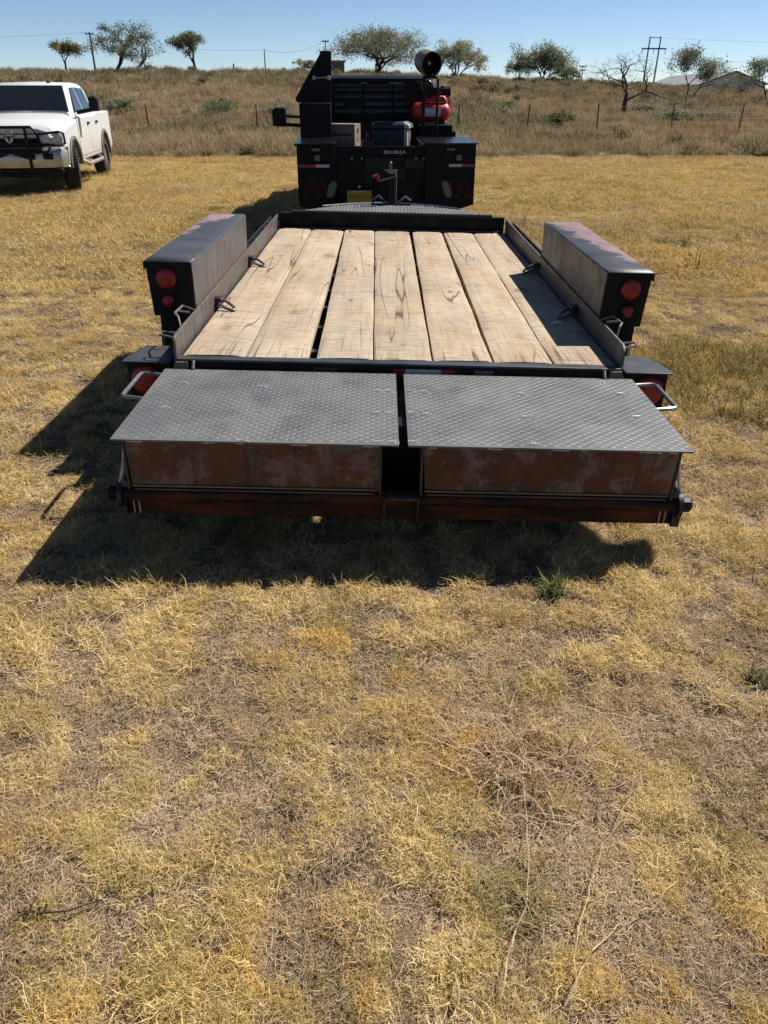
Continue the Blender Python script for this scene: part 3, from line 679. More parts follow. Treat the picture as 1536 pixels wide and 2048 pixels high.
for s, x0, x1 in ((-1, -1.136, -0.017), (1, 0.019, 1.136)):
    ramp = TB().box(x0, x1, 2.742, 3.604, 0.487, 0.495).build('ramp', m_tread, trailer, 0.001)
    ramp['label'] = 'left tread plate ramp folded flat' if s < 0 else 'right tread plate ramp folded flat'
    stamps = []
    if s < 0: stamps = [(-0.63,3.38),(-0.60,3.07),(-1.0,3.41),(-1.0,3.09),(-0.62,2.76),(-0.10,3.36),(-0.05,3.36),(-0.10,3.08),(-0.045,3.08),(-0.09,2.77),(-0.04,2.77)]
    else: stamps = [(0.05,3.37),(0.11,3.36),(0.055,3.09),(0.115,3.08),(0.56,3.36),(0.54,3.07),(0.53,2.78),(1.03,3.39),(1.02,3.10),(0.045,2.78)]
    lb = TB()
    ins = lambda x, y: x0+0.012 < x < x1-0.012 and 2.756 < y < 3.592 and all(((x-a)/0.030)**2+((y-c_)/0.020)**2 > 1 for a, c_ in stamps)
    lug_mesh(lb, ins, x0, x1, 2.75, 3.60, 0.4951)
    tag(lb.build('tread_lug', m_lug, ramp, flat=True, fix=False), kind='stuff')
    for a, c_ in stamps:
        st = TB()
        for rx, ry in ((0.026, 0.017), (0.013, 0.0085)):
            st.tube([(a+rx*math.cos(2*PI*k/16), c_+ry*math.sin(2*PI*k/16), 0.4952) for k in range(16) if not (rx > 0.02 and k in (3, 4, 5, 11, 12, 13))] if rx > 0.02 else
                    [(a+rx*math.cos(2*PI*k/12), c_+ry*math.sin(2*PI*k/12), 0.4952) for k in range(12)], 0.0018, 5, rx < 0.02)
        st.build('mill_stamp', m_stamp, ramp)
    fa, fb = (-1.086, -0.090) if s < 0 else (0.082, 1.086)
    TB().prism([(fa, 0.486), (fb, 0.486), (fb-(0.0 if s < 0 else 0.012), 0.287), (fa+(-0.012 if s > 0 else 0.010)*(1 if s < 0 else -1), 0.287)], 'y', 2.752, 2.762).build('ramp_face', m_rust, ramp, 0.001)
    for gx in (fa-0.008, fb+0.001):
        TB().prism([(2.750, 0.486), (3.50, 0.486), (3.30, 0.43), (2.82, 0.275), (2.750, 0.275)], 'x', gx, gx+0.007).build('ramp_gusset', m_bar, ramp)
    # two ribs and welded flats along the foot of the face
    TB().box(fa+0.01, fb-0.012, 2.744, 2.751, 0.292, 0.298).build('weld_strip', m_ring, ramp)
    TB().box(fa+0.02, fb-0.02, 2.744, 2.751, 0.276, 0.283).build('weld_strip', m_bar, ramp)
    # weld beads on the seam
    rr_ = random.Random(3+s)
    for cx, L in (((-1.04, 0.06), (-0.75, 0.04), (-0.63, 0.03), (-0.40, 0.06), (-0.125, 0.06)) if s < 0 else ((0.12, 0.03), (0.36, 0.06), (0.62, 0.07), (0.71, 0.025), (0.97, 0.09), (1.06, 0.04))):
        wb = TB(); k = int(L/0.006)
        for q in range(k): wb.ball((cx-L/2+q*0.006, 2.746, 0.487+rr_.uniform(-0.001, 0.001)), 0.0055, 0.7, 1, 0.9, 6)
        wb.build('weld_bead', m_weld, ramp)
    hx_ = s*1.255
    ho = TB(); xin = s*1.125
    ho.tube([(xin, 3.585, 0.468), (s*1.235, 3.612, 0.468), (s*1.25, 3.605, 0.468), (s*1.257, 3.585, 0.468), (s*1.257, 3.315, 0.466), (s*1.25, 3.295, 0.466), (s*1.235, 3.287, 0.466), (xin, 3.255, 0.468)], 0.0095, 8)
    ho.build('lift_handle', m_galv, ramp)
    # end brace bars, lugs and the hinge nut
    TB().tube([(s*1.098, 2.80, 0.47), (s*1.112, 2.775, 0.36), (s*1.130, 2.765, 0.292)], 0.007, 6).build('brace_rod', m_bare, ramp)
    TB().prism([(s*1.092, 0.285), (s*1.128, 0.285), (s*1.108, 0.325)], 'y', 2.752, 2.78).build('corner_tab', m_bar, ramp)
    lug = TB(); lug.lathe([(-0.009, 0.055), (0.009, 0.055), (0.009, 0.033), (-0.009, 0.033)], (s*1.128, 2.772, 0.246), 'x', 24, True)
    lug.build('hinge_ring', m_frame, trailer)
    TB().lathe([(-0.02, 0.031), (0.012, 0.032), (0.024, 0.024), (0.026, 0.012)], (s*1.160, 2.772, 0.246), 'x', 8).build('hinge_nut', m_black, trailer)
    TB().prism([(2.752, 0.15), (2.90, 0.15), (2.93, 0.29), (2.80, 0.29), (2.752, 0.235)], 'x', min(s*1.113, s*1.147), max(s*1.113, s*1.147)).build('beam_end_plate', m_frame, trailer, 0.003)
    for q in (0, 1):
        TB().box(min(s*(1.065+0.022*q), s*(1.069+0.022*q)), max(s*(1.065+0.022*q), s*(1.069+0.022*q)), 2.771, 2.778, 0.156, 0.215).build('end_weld', m_bare, trailer)
TB().cyl((-1.15, 2.772, 0.246), (1.15, 2.772, 0.246), 0.029, 16).build('hinge_pipe', m_rustbeam, trailer)
TB().box(-1.112, 1.112, 2.779, 2.90, 0.150, 0.226).build('rear_beam', m_rustbeam, trailer, 0.003)
# centre latch between the ramps
b = TB(); b.box(-0.058, 0.062, 2.725, 2.80, 0.262, 0.270); b.build('latch_plate', m_bar, trailer, 0.001)
for x in (-0.072, 0.064):
    TB().prism([(2.722, 0.273), (2.80, 0.273), (2.79, 0.17), (2.765, 0.145), (2.735, 0.16)], 'x', x, x+0.009).build('latch_arm', m_frame, trailer)
TB().box(-0.30, 0.30, 3.0, 3.10, 0.12, 0.47).build('dark_gap_block', m_black, trailer)  # black block added behind the ramp gap so the void reads dark
# axles
for yy in (4.66, 5.50): TB().cyl((-1.13, yy, 0.36), (1.13, yy, 0.36), 0.045, 12).build('axle', m_black, trailer)
# tongue
tp = [(-1.02, 7.82), (1.04, 7.82), (0.50, 8.60), (0.30, 8.68), (-0.25, 8.68), (-0.46, 8.58)]
cover = TB().prism(tp, 'z', 0.652, 0.660).build('tongue_cover', m_tread, trailer)
def in_tp(x, y): 
    if y < 7.84 or y > 8.66: return False
    k = (y-7.82)/(8.60-7.82)
    return -0.99+0.53*k < x < 1.01-0.53*k
lb = TB(); lug_mesh(lb, in_tp, -1.02, 1.04, 7.83, 8.66, 0.6601, 0.036, 0.034, 0.010, 0.003); tag(lb.build('tread_lug', m_lug, cover, flat=True, fix=False), kind='stuff')
for s in (-1, 1):
    b = TB(); b.prism([(s*1.0, 7.82), (s*0.92, 7.82), (s*0.03, 9.75), (s*0.11, 9.75)], 'z', 0.36, 0.49); b.build('tongue_beam', m_black, trailer)
    TB().tube([(s*0.20, 8.66, 0.70), (s*0.14, 8.60, 0.745), (s*0.08, 8.56, 0.70), (s*0.03, 8.58, 0.665)], 0.010, 6).build('safety_chain', m_ring, trailer)
    TB().tube([(s*0.10, 8.63, 0.675), (s*0.45, 8.50, 0.672), (s*0.70, 8.34, 0.666)], 0.008, 6).build('cover_rod', m_bare, trailer)
TB().box(-0.21, 0.19, 8.56, 8.64, 0.661, 0.675).build('jack_base', m_black, trailer)
TB().box(-0.06, 0.06, 9.6, 10.25, 0.40, 0.49).build('coupler', m_black, trailer, 0.01)
jk = TB().cyl((0.005, 8.60, 0.45), (0.005, 8.60, 0.975), 0.030, 14).build('tongue_jack', m_black, trailer)
TB().cyl((0.045, 8.60, 0.66), (0.045, 8.60, 0.96), 0.006, 6).build('jack_rod', m_bare, jk)
b = TB(); b.prism([(-0.085, 0.995), (0.055, 0.995), (0.03, 0.965), (0.0, 0.955), (-0.04, 0.965)], 'y', 8.57, 8.63); b.cyl((-0.02, 8.6, 0.995), (-0.02, 8.6, 1.05), 0.012, 8); b.ball((-0.02, 8.6, 1.055), 0.018)
b.build('jack_gear', m_ring, jk, 0.003)
b = TB(); b.tube([(0.035, 8.56, 0.985), (0.03, 8.53, 0.945), (-0.02, 8.53, 0.925), (-0.12, 8.53, 0.895), (-0.14, 8.53, 0.898)], 0.009, 8); ck_ = b.build('jack_crank', m_ring, jk)
b = TB(); b.tube([(-0.135, 8.53, 0.895), (-0.150, 8.50, 0.94), (-0.155, 8.49, 0.955)], [0.013, 0.017, 0.016], 10); b.tube([(-0.150, 8.49, 0.955), (-0.195, 8.47, 0.935)], [0.016, 0.014], 10)
b.build('crank_grip', simple('grip_red', (0.22,0.010,0.03), 0.5), ck_)
# scrap of paper on the deck
b = MB(); b.add([(-0.035,-0.010,0.002),(0.01,-0.013,0.006),(0.036,-0.004,0.002),(0.03,0.012,0.007),(0.0,0.010,0.011),(-0.03,0.013,0.004)], [(0,1,4,5),(1,2,3,4)])
po = b.build('paper_scrap', m_paper); po.location = (1.0, 4.42, 0.527); po.rotation_euler = (0, R, 0.3)
tag(po, 'small crumpled white paper scrap lying in the shade on the right deck plank', 'paper scrap')

# ------------------------------------------------------------------ work truck
KT = R_(2.7)
truck = empty('service_truck', (0.02, 10.5, 0), (0, 0, KT), 'black service truck with steel work bed, tool boxes and louvred rack ahead of the trailer', 'truck')
def lx(x, y): # world -> truck local
    dx, dy = x-0.02, y-10.5; c_, s_ = math.cos(KT), math.sin(KT); return (dx*c_+dy*s_, -dx*s_+dy*c_)
for s in (-1, 1):
    xa, xb = (-1.10, -0.632) if s < 0 else (0.498, 1.128)
    bx = MB().box(xa, xb, 0.0, 1.10, 0.42, 1.120).build('side_tool_box', m_navy2, truck, 0.006)
    lid = MB(); lid.prism([(-0.03, 1.124), (-0.03, 1.142), (1.12, 1.158), (1.12, 1.124)], 'x', xa-0.03, xb+0.02); lid.build('tool_box_lid', m_navy, bx, 0.004)
    MB().box(xa, xb, 1.102, 2.55, 0.42, 0.98).build('bed_side', m_navy2, truck, 0.006)
    MB().prism([(xa, 0.42), (xb, 0.42), (xb, 0.36), (xa+0.2, 0.36)] if s < 0 else [(xa, 0.42), (xb-0.02, 0.42), (xb-0.22, 0.36), (xa, 0.36)], 'y', 0.01, 0.20).build('lower_valance', m_navy2, truck)
    for hz_ in (0.30, 0.80): MB().cyl((xb+0.021 if s > 0 else xa-0.031, hz_, 1.10), (xb+0.021 if s > 0 else xa-0.031, hz_+0.12, 1.10), 0.012, 8).build('hinge', m_ring, bx)
    MB().box((xa+xb)/2-0.05, (xa+xb)/2+0.05, -0.016, -0.001, 1.055, 1.085).build('latch', m_ring, bx, 0.003)
    # square work light, tape, three slanted oval lamps
    cx = -0.845 if s < 0 else 0.915
    sq = MB().box(cx-0.05, cx+0.05, -0.022, -0.002, 0.935, 1.022).build('square_light', m_rub, truck, 0.004)
    MB().box(cx-0.032, cx+0.032, -0.030, -0.0225, 0.947, 1.010).build('lens', m_clens, sq, 0.003)
    ra, rb, rc = (-1.085, -0.865, -0.70) if s < 0 else (1.115, 0.955, 0.795)
    MB().box(min(ra, rb), max(ra, rb), -0.006, -0.002, 0.870, 0.902).build('red_tape', m_reflred, truck)
    MB().box(min(rb, rc), max(rb, rc), -0.006, -0.002, 0.870, 0.902).build('white_tape', m_reflwht, truck)
    for q, cx in enumerate(((-0.955, -0.815, -0.68) if s < 0 else (1.015, 0.885, 0.775))):
        def oval(w, h, y0, y1):
            pts = []
            for k in range(24):
                a = 2*PI*k/24; x = w*math.copysign(abs(math.cos(a))**0.8, math.cos(a)); z = h*math.copysign(abs(math.sin(a))**0.55, math.sin(a))
                pts.append((cx + x + z*0.30*(-s), 0.615+z))
            return MB().prism(pts, 'y', y0, y1)
        lm = oval(0.052, 0.098, -0.014, -0.002).build('oval_lamp', m_clens if q == 2 else m_bezel, truck, 0.003)
        oval(0.040, 0.084, -0.024, -0.0145).build('lamp_lens', m_clens if q == 2 else m_dlens, lm, 0.004)
tg = MB().box(-0.630, 0.496, 0.06, 0.11, 0.36, 1.095).build('tailgate', m_navy2, truck, 0.005)
MB().box(-0.632, 0.50, 0.045, 0.115, 1.0955, 1.106).build('tailgate_cap', m_navy, tg, 0.003)
MB().box(-0.25, 0.25, 0.048, 0.059, 0.62, 0.975).build('tailgate_panel', m_navy, tg, 0.003)
MB().box(0.10, 0.49, 0.048, 0.059, 0.85, 0.96).build('tailgate_panel', m_navy, tg, 0.003)
for x in (-0.42, -0.295, 0.385, 0.505): MB().ball((x if x < 0.49 else 0.482, 0.05, 0.966), 0.014, 1, 0.6, 1).build('bolt', m_bare, tg)
for x in (-0.115, 0.03, 0.185):
    MB().lathe([(0, 0.045), (-0.012, 0.040), (-0.016, 0.02), (-0.0162, 0.001)], (x, 0.047, 0.69), 'y', 20).build('marker_light', m_dlens, tg)
MB().box(0.21, 0.38, 0.046, 0.06, 0.38, 0.60).build('trailer_socket', m_rub, tg, 0.003)
MB().box(-0.64, 0.51, 0.115, 2.55, 0.66, 0.70).build('bed_floor', m_navy2, truck)
MB().box(-0.75, 0.75, -0.05, 0.059, 0.34, 0.42).build('rear_bumper', m_black, truck, 0.01)
MB().ball((-0.33, 0.045, 0.64), 0.022, 1, 0.7, 1).build('plate_lamp', m_bare, tg)
pl = MB().box(-0.485, -0.175, 0.030, 0.036, 0.452, 0.598).build('licence_plate', m_yel, truck, 0.001)
def text(body, size, loc, rot, mat, name, parent, extrude=0.001):
    cu = bpy.data.curves.new(name, 'FONT'); cu.body = body; cu.size = size; cu.extrude = extrude; cu.align_x = 'CENTER'; cu.align_y = 'CENTER'
    tmp = bpy.data.objects.new(name, cu); col.objects.link(tmp)
    dg = bpy.context.evaluated_depsgraph_get(); me = bpy.data.meshes.new_from_object(tmp.evaluated_get(dg))
    bpy.data.objects.remove(tmp); me.materials.clear(); me.materials.append(mat)
    o = bpy.data.objects.new(name, me); col.objects.link(o); o.parent = parent; o.location = loc; o.rotation_euler = rot; return o
text('888PXM', 0.082, (-0.33, 0.0285, 0.525), (PI/2, 0, 0), m_plred, 'plate_characters', pl)
text('BDIL.BBUJ.A', 0.052, (0.115, 0.0585, 1.035), (PI/2, 0, 0), m_cream, 'tailgate_badge', tg)
MB().box(-0.42, -0.26, 0.029, 0.0295, 0.585, 0.597).build('plate_frame', m_bare, pl)
# tall wing cabinet on the left
wing = [(-1.155, 1.565), (-1.175, 1.615), (-0.815, 2.150), (-0.815, 2.184), (-0.660, 2.184), (-0.660, 2.145), (-0.675, 1.565)]
wo2 = MB().prism(wing, 'y', 1.70, 2.05).build('wing_panel', m_navy2, truck, 0.005)
b = MB(); b.cyl((-0.90, 1.66, 1.862), (-0.70, 1.66, 1.868), 0.012, 8)
for x in (-0.90, -0.70): b.lathe([(0, 0.03), (-0.03, 0.026)], (x, 1.699, 1.865), 'y', 14)
b.build('grab_handle', m_bare, wo2)
MB().box(-1.10, -0.68, 1.15, 2.50, 0.982, 1.563).build('side_cabinet', m_navy2, truck, 0.006)
# louvred headache rack
fr = MB(); ry = 2.30
fr.box(-0.70, -0.655, ry, ry+0.06, 1.03, 1.868).box(0.650, 0.70, ry, ry+0.06, 1.03, 1.868).box(-0.655, 0.650, ry, ry+0.06, 1.820, 1.868).box(-0.655, 0.650, ry, ry+0.06, 1.30, 1.34)
rack = fr.build('headache_rack', m_navy2, truck, 0.004)
MB().box(-0.654, 0.649, ry+0.05, ry+0.058, 1.341, 1.819).build('rack_backing', m_navy2, rack)
for zi, z in enumerate((1.795, 1.735, 1.640, 1.545, 1.450)):
    for (x0, x1) in ((-0.64, -0.24), (-0.20, 0.20), (0.24, 0.635)):
        if zi == 3 and x0 < -0.3: x1 = -0.50
        MB().add([(x0, ry+0.048, z+0.030), (x1, ry+0.048, z+0.030), (x1, ry+0.004, z-0.018), (x0, ry+0.004, z-0.018)], [(0,1,2,3)]).box(x0, x1, ry+0.003, ry+0.008, z-0.020, z-0.016).build('louvre', m_louv, rack)
MB().box(-0.15, 0.15, ry+0.002, ry+0.012, 1.797, 1.817).build('brake_light', m_dlens, rack)
for x0, x1 in ((-0.25, -0.16), (0.16, 0.36)): MB().box(x0, x1, ry-0.004, ry+0.0, 1.798, 1.816).build('light_strip', m_clens, rack)
b = MB()
for k in range(5): b.tube([(0.53+0.035*math.sin(a_*2*PI/18)+0.13*math.cos(a_*2*PI/18), 2.255-0.004*k+0.01*k, 1.62+0.02*k+0.13*math.sin(a_*2*PI/18)) for a_ in range(18)], 0.011, 6, True)
b.build('hose_coil', m_rub, truck)
MB().box(0.42, 0.60, 2.262, 2.298, 1.55, 1.80).build('hose_bracket', m_navy2, truck)
# cab
def cabsec(y, hw0, hw1, z0, z1, z2): return [(-hw0, y, z0), (hw0, y, z0), (hw0, y, z1), (hw1, y, z2-0.05), (hw1-0.08, y, z2), (-hw1+0.08, y, z2), (-hw1, y, z2-0.05), (-hw0, y, z1)]
cab = MB().loft([cabsec(2.68, 1.05, 0.84, 0.55, 1.26, 1.86), cabsec(2.85, 1.07, 0.86, 0.5, 1.28, 1.915), cabsec(4.1, 1.08, 0.84, 0.5, 1.28, 1.91), cabsec(4.7, 1.08, 0.80, 0.5, 1.28, 1.50), cabsec(4.95, 1.08, 0.85, 0.5, 1.26, 1.33)]).build('cab', m_navy, truck, 0.02)
MB().loft([[(-1.06, y, 0.5), (1.06, y, 0.5), (1.05, y, 1.12), (0.85, y, z), (-0.85, y, z), (-1.05, y, 1.12)] for y, z in ((4.96, 1.31), (5.9, 1.25), (6.25, 1.12))]).build('hood', m_navy, truck, 0.03)
for s in (-1, 1):
    MB().add([(s*1.068, 3.0, 1.30), (s*1.072, 4.15, 1.30), (s*0.90, 4.0, 1.82), (s*0.90, 3.05, 1.82)], [(0,1,2,3)]).add([(s*1.058, 3.0, 1.30), (s*1.06, 4.15, 1.30), (s*0.89, 4.0, 1.82), (s*0.89, 3.05, 1.82)], [(3,2,1,0)]).build('side_window', m_glass, cab)
    if s < 0:
        mi = MB(); xa, xb = s*1.44, s*1.67
        mi.loft([[(xa, 3.62, 1.19), (xb, 3.62, 1.20), (xb, 3.62, 1.43), (s*1.62, 3.62, 1.475), (xa, 3.62, 1.475)], [(s*1.46, 3.82, 1.22), (s*1.645, 3.82, 1.23), (s*1.645, 3.82, 1.41), (s*1.61, 3.82, 1.45), (s*1.46, 3.82, 1.45)]])
        mo = mi.build('door_mirror', m_rub, truck, 0.02)
        MB().tube([(s*1.06, 3.75, 1.33), (s*1.45, 3.72, 1.345)], 0.022, 8).tube([(s*1.08, 3.75, 1.20), (s*1.45, 3.72, 1.225)], 0.028, 8).build('mirror_arm', m_rub, mo)
    for yy in (1.2, 5.35):
        w = MB().lathe([(-0.14, 0.24), (-0.145, 0.36), (-0.11, 0.40), (0.11, 0.40), (0.145, 0.36), (0.14, 0.24)], (s*0.86, yy, 0.395), 'x', 30, True).build('wheel', m_tyre, truck)
        MB().lathe([(-0.10, 0.239), (-0.06, 0.2), (0.06, 0.2), (0.10, 0.239)], (s*0.86, yy, 0.395), 'x', 24).build('rim', m_rim, w)
MB().box(-0.45, 0.45, 0.3, 6.1, 0.38, 0.62).build('chassis', m_black, truck)
MB().box(-1.0, 1.0, 6.26, 6.42, 0.42, 0.68).build('front_bumper', m_black, truck, 0.02)
# right hand platform for the compressor, post and round drum lamp
MB().box(0.52, 1.0, 1.40, 2.25, 0.982, 1.292).build('compressor_shelf', m_navy2, truck, 0.005)
MB().box(1.002, 1.05, 1.42, 2.2, 0.982, 1.21).build('shelf_step', m_navy2, truck, 0.004)
post = MB().tube([(0.775, 1.38, 1.0), (0.775, 1.38, 1.85), (0.76, 1.42, 1.868), (0.58, 1.42, 1.868)], 0.017, 8).build('lamp_post', m_black, truck)
MB().box(0.565, 0.605, 1.33, 1.395, 0.982, 1.87).build('lamp_post', m_black, truck, 0.003)
dax = Vector((0.34, -0.90, -0.18)).normalized()
c0 = Vector((0.685, 1.40, 2.02))
def tilt_lathe(prof, seg=30, closed=False):
    b = MB(); b.lathe(prof, (0,0,0), 'z', seg, closed)
    q = dax.to_track_quat('Z', 'Y'); b.v = [tuple(c0 + q @ Vector(p)) for p in b.v]; return b
dr = tilt_lathe([(-0.30, 0.10), (-0.29, 0.125), (-0.20, 0.148), (0.0, 0.152), (0.004, 0.156), (0.004, 0.142), (-0.17, 0.135), (-0.18, 0.02)]).build('drum_lamp', m_drum, truck)
tilt_lathe([(-0.165, 0.134), (-0.10, 0.1385), (-0.004, 0.1405), (-0.004, 0.1385), (-0.1, 0.1365), (-0.160, 0.128), (-0.161, 0.02)]).build('drum_liner', m_rub, dr)
tilt_lathe([(-0.16, 0.032), (-0.08, 0.030), (-0.06, 0.018), (-0.058, 0.002)], 14).build('drum_bulb', m_bare, dr)
MB().box(0.60, 0.71, 1.36, 1.48, 1.87, 1.905).build('lamp_bracket', m_black, dr, 0.004)
# things carried in the bed
def carried(name, wx, wy, wz, rz, label, cat): return empty(name, (wx, wy, wz), (0, 0, rz), label, cat)
bxo = carried('cardboard_box', -0.56, 11.95, 0.704, R_(-14), 'open-topped brown cardboard box with a black printed word in the truck bed', 'box')
MB().box(-0.20, 0.20, -0.15, 0.15, 0.30, 0.605).build('carton', m_card, bxo, 0.003)
MB().box(-0.19, 0.19, -0.14, 0.14, 0.0, 0.2995).build('carton_base', m_card, bxo, 0.003)
MB().box(-0.115, 0.165, -0.1535, -0.1505, 0.46, 0.487).build('printed_word', m_ink, bxo)
MB().box(-0.10, 0.17, -0.1535, -0.1505, 0.405, 0.408).build('printed_line', m_ink, bxo)
MB().prism([(-0.045, 0.495), (0.045, 0.495), (0.05, 0.525), (0.04, 0.55), (-0.04, 0.55), (-0.05, 0.525)], 'x', 0.2005, 0.2035).build('hand_hole', m_ink, bxo)
MB().prism([(-0.03, 0.39), (0.02, 0.39), (0.03, 0.42), (0.0, 0.45), (-0.03, 0.43)], 'x', 0.2005, 0.2025).build('printed_mark', m_ink, bxo)
MB().add([(-0.20,-0.15,0.603),(-0.23,-0.19,0.52),(-0.24,0.05,0.50),(-0.20,0.15,0.603)], [(0,1,2,3)]).add([(-0.203,-0.15,0.604),(-0.233,-0.19,0.521),(-0.243,0.05,0.501),(-0.203,0.15,0.604)], [(3,2,1,0)]).build('box_flap', m_card, bxo)
cl = carried('cooler', 0.10, 11.75, 0.704, R_(-9), 'dark blue cooler with grey lid and orange striped end beside the cardboard box', 'cooler')
MB().box(-0.25, 0.195, -0.18, 0.18, 0.0, 0.555).build('cooler_body', m_cool, cl, 0.012)
MB().box(0.196, 0.245, -0.175, 0.175, 0.0, 0.55).build('cooler_end', m_coolw, cl, 0.01)
MB().box(0.2455, 0.249, -0.06, 0.05, 0.0, 0.54).build('orange_stripe', m_coolo, cl)
MB().loft([[(-0.26, -0.20, 0.556), (0.27, -0.20, 0.556), (0.27, 0.20, 0.556), (-0.26, 0.20, 0.556)], [(-0.255, -0.195, 0.60), (0.265, -0.195, 0.60), (0.265, 0.195, 0.60), (-0.255, 0.195, 0.60)], [(-0.23, -0.16, 0.635), (0.20, -0.16, 0.635), (0.20, 0.16, 0.635), (-0.23, 0.16, 0.635)]]).build('cooler_lid', m_cool, cl, 0.01)
MB().loft([[(0.205, -0.203, 0.558), (0.273, -0.203, 0.558), (0.273, 0.203, 0.558), (0.205, 0.203, 0.558)], [(0.205, -0.198, 0.602), (0.268, -0.198, 0.602), (0.268, 0.198, 0.602), (0.205, 0.198, 0.602)], [(0.18, -0.163, 0.638), (0.204, -0.163, 0.638), (0.204, 0.163, 0.638), (0.18, 0.163, 0.638)]]).build('lid_corner', m_coolw, cl, 0.005)
fc = carried('fuel_can', -0.22, 11.6, 0.704, R_(5), 'dark red plastic fuel can standing between the box and the cooler', 'fuel can')
MB().box(-0.085, 0.085, -0.12, 0.12, 0.0, 0.42).build('can_body', m_can, fc, 0.03)
MB().tube([(0, -0.10, 0.42), (0, -0.08, 0.48), (0, 0.06, 0.49), (0, 0.09, 0.42)], 0.016, 8).build('handle', m_can, fc)
MB().cyl((0.0, 0.115, 0.42), (0.0, 0.115, 0.465), 0.025, 14).build('cap', m_rub, fc)
cp = carried('air_compressor', 0.69, 12.42, 1.292, KT, 'bright red air compressor with twin tanks and black motor on the truck shelf', 'air compressor')
prof = [(-0.27, 0.01), (-0.26, 0.06), (-0.225, 0.10), (-0.19, 0.115), (0.19, 0.115), (0.225, 0.10), (0.26, 0.06), (0.27, 0.01)]
tk = MB().lathe(prof, (-0.02, -0.10, 0.155), 'x', 24).build('tank', m_comp, cp)
MB().lathe(prof, (-0.02, 0.16, 0.155), 'x', 24).build('tank', m_comp, cp)
MB().add([(x, -0.10-0.1165*math.cos(a), 0.155+0.1165*math.sin(a)) for x in (-0.14, 0.10) for a in (-0.5, -0.2, 0.1, 0.4)], [(0,4,5,1),(1,5,6,2),(2,6,7,3)]).build('tank_label', m_reflwht, tk)
MB().loft([[(-0.16, -0.16, 0.272), (0.20, -0.16, 0.272), (0.20, 0.12, 0.272), (-0.16, 0.12, 0.272)], [(-0.12, -0.13, 0.36), (0.16, -0.13, 0.36), (0.16, 0.10, 0.36), (-0.12, 0.10, 0.36)]]).build('belt_guard', m_comp, cp, 0.02)
b = MB(); b.box(-0.02, 0.10, -0.12, 0.05, 0.361, 0.46)
for k in range(5): b.box(-0.03, 0.11, -0.125, 0.055, 0.375+0.017*k, 0.382+0.017*k)
b.build('pump', m_rub, cp, 0.002)
MB().cyl((0.115, 0.0, 0.41), (0.25, 0.0, 0.41), 0.065, 18).build('motor', m_rub, cp)
MB().box(0.02, 0.16, -0.06, 0.04, 0.475, 0.488).build('air_filter', m_weld, cp, 0.003)
MB().lathe([(0, 0.075), (-0.02, 0.075)], (-0.08, -0.15, 0.40), 'y', 18).build('flywheel', m_rub, cp)
for x in (-0.18, 0.14): MB().box(x-0.02, x+0.02, -0.22, 0.27, 0.0, 0.045).build('foot', m_rub, cp)
MB().tube([(0.20, -0.05, 0.20), (0.24, -0.05, 0.28), (0.235, -0.05, 0.33), (0.17, -0.05, 0.36)], 0.014, 8).build('carry_handle', m_comp, cp)

# ------------------------------------------------------------------ white pickup
t = NT('white_paint_dusty'); v = t.coord()
sep = t.node('ShaderNodeSeparateXYZ'); t.l.new(v, sep.inputs[0])
d_ = t.math('ADD', t.math('MULTIPLY', t.math('SUBTRACT', 0.95, sep.outputs[2]), 1.3), t.math('MULTIPLY', t.math('SUBTRACT', t.noise(t.coord(scale=(1, 4, 1)), 4, 6), 0.5), 1.1))
c = t.mix(t.ramp(d_, [(0.05, 0.0), (0.7, 0.75)]), (0.55,0.55,0.54), (0.34,0.295,0.24))
m_white = t.set(c, 0.28, 0, 0.5)
m_flare = simple('arch_flare_grey', (0.10,0.092,0.08), 0.6)
pk = empty('pickup_truck', (-6.93, 16.35, 0.0), (0, 0, R_(8.0)), 'dusty white crew cab pickup with black grille guard parked on the dry lawn', 'pickup truck')
def arch(cy, r, n=9): return [(cy + r*math.cos(PI - PI*k/(n-1)), 0.42 + r*math.sin(PI - PI*k/(n-1))) for k in range(n)]
WB = 3.3; HW = 0.93
side = [(-0.72, 0.60)] + arch(0, 0.47) + [(0.60, 0.47), (WB-0.60, 0.47)] + arch(WB, 0.47) + [(WB+1.0, 0.55), (WB+1.02, 1.30), (WB-0.62, 1.32), (2.60, 1.27), (0.95, 1.26), (0.86, 1.23), (-0.30, 1.13), (-0.66, 1.05), (-0.74, 0.85)]
body = MB().prism(side, 'x', -HW, HW).build('body', m_white, pk, 0.035)
# bonnet
MB().loft([[(-hw, y, zb), (hw, y, zb), (hw-0.04, y, zt-0.05), (hw-0.20, y, zt), (0, y, zt+0.015), (-hw+0.20, y, zt), (-hw+0.04, y, zt-0.05)] for y, hw, zb, zt in ((-0.82, 0.70, 0.95, 1.10), (-0.74, 0.78, 0.95, 1.17), (-0.4, 0.86, 1.0, 1.235), (0.2, 0.88, 1.05, 1.29), (0.78, 0.88, 1.10, 1.325))]).build('bonnet', m_white, pk, 0.01)
# greenhouse
def gh(y, hw0, z0, hw1, z1): return [(-hw0, y, z0), (hw0, y, z0), (hw1+0.03, y, z1-0.06), (hw1-0.04, y, z1-0.012), (0, y, z1+0.006), (-hw1+0.04, y, z1-0.012), (-hw1-0.03, y, z1-0.06)]
cabp = MB().loft([gh(0.66, 0.86, 1.24, 0.80, 1.345), gh(1.20, 0.90, 1.24, 0.71, 1.80), gh(1.38, 0.90, 1.24, 0.705, 1.855), gh(2.0, 0.90, 1.24, 0.70, 1.875), gh(2.55, 0.90, 1.24, 0.70, 1.855), gh(2.74, 0.89, 1.24, 0.72, 1.78), gh(2.92, 0.87, 1.24, 0.80, 1.32)]).build('cab', m_white, pk, 0.015)
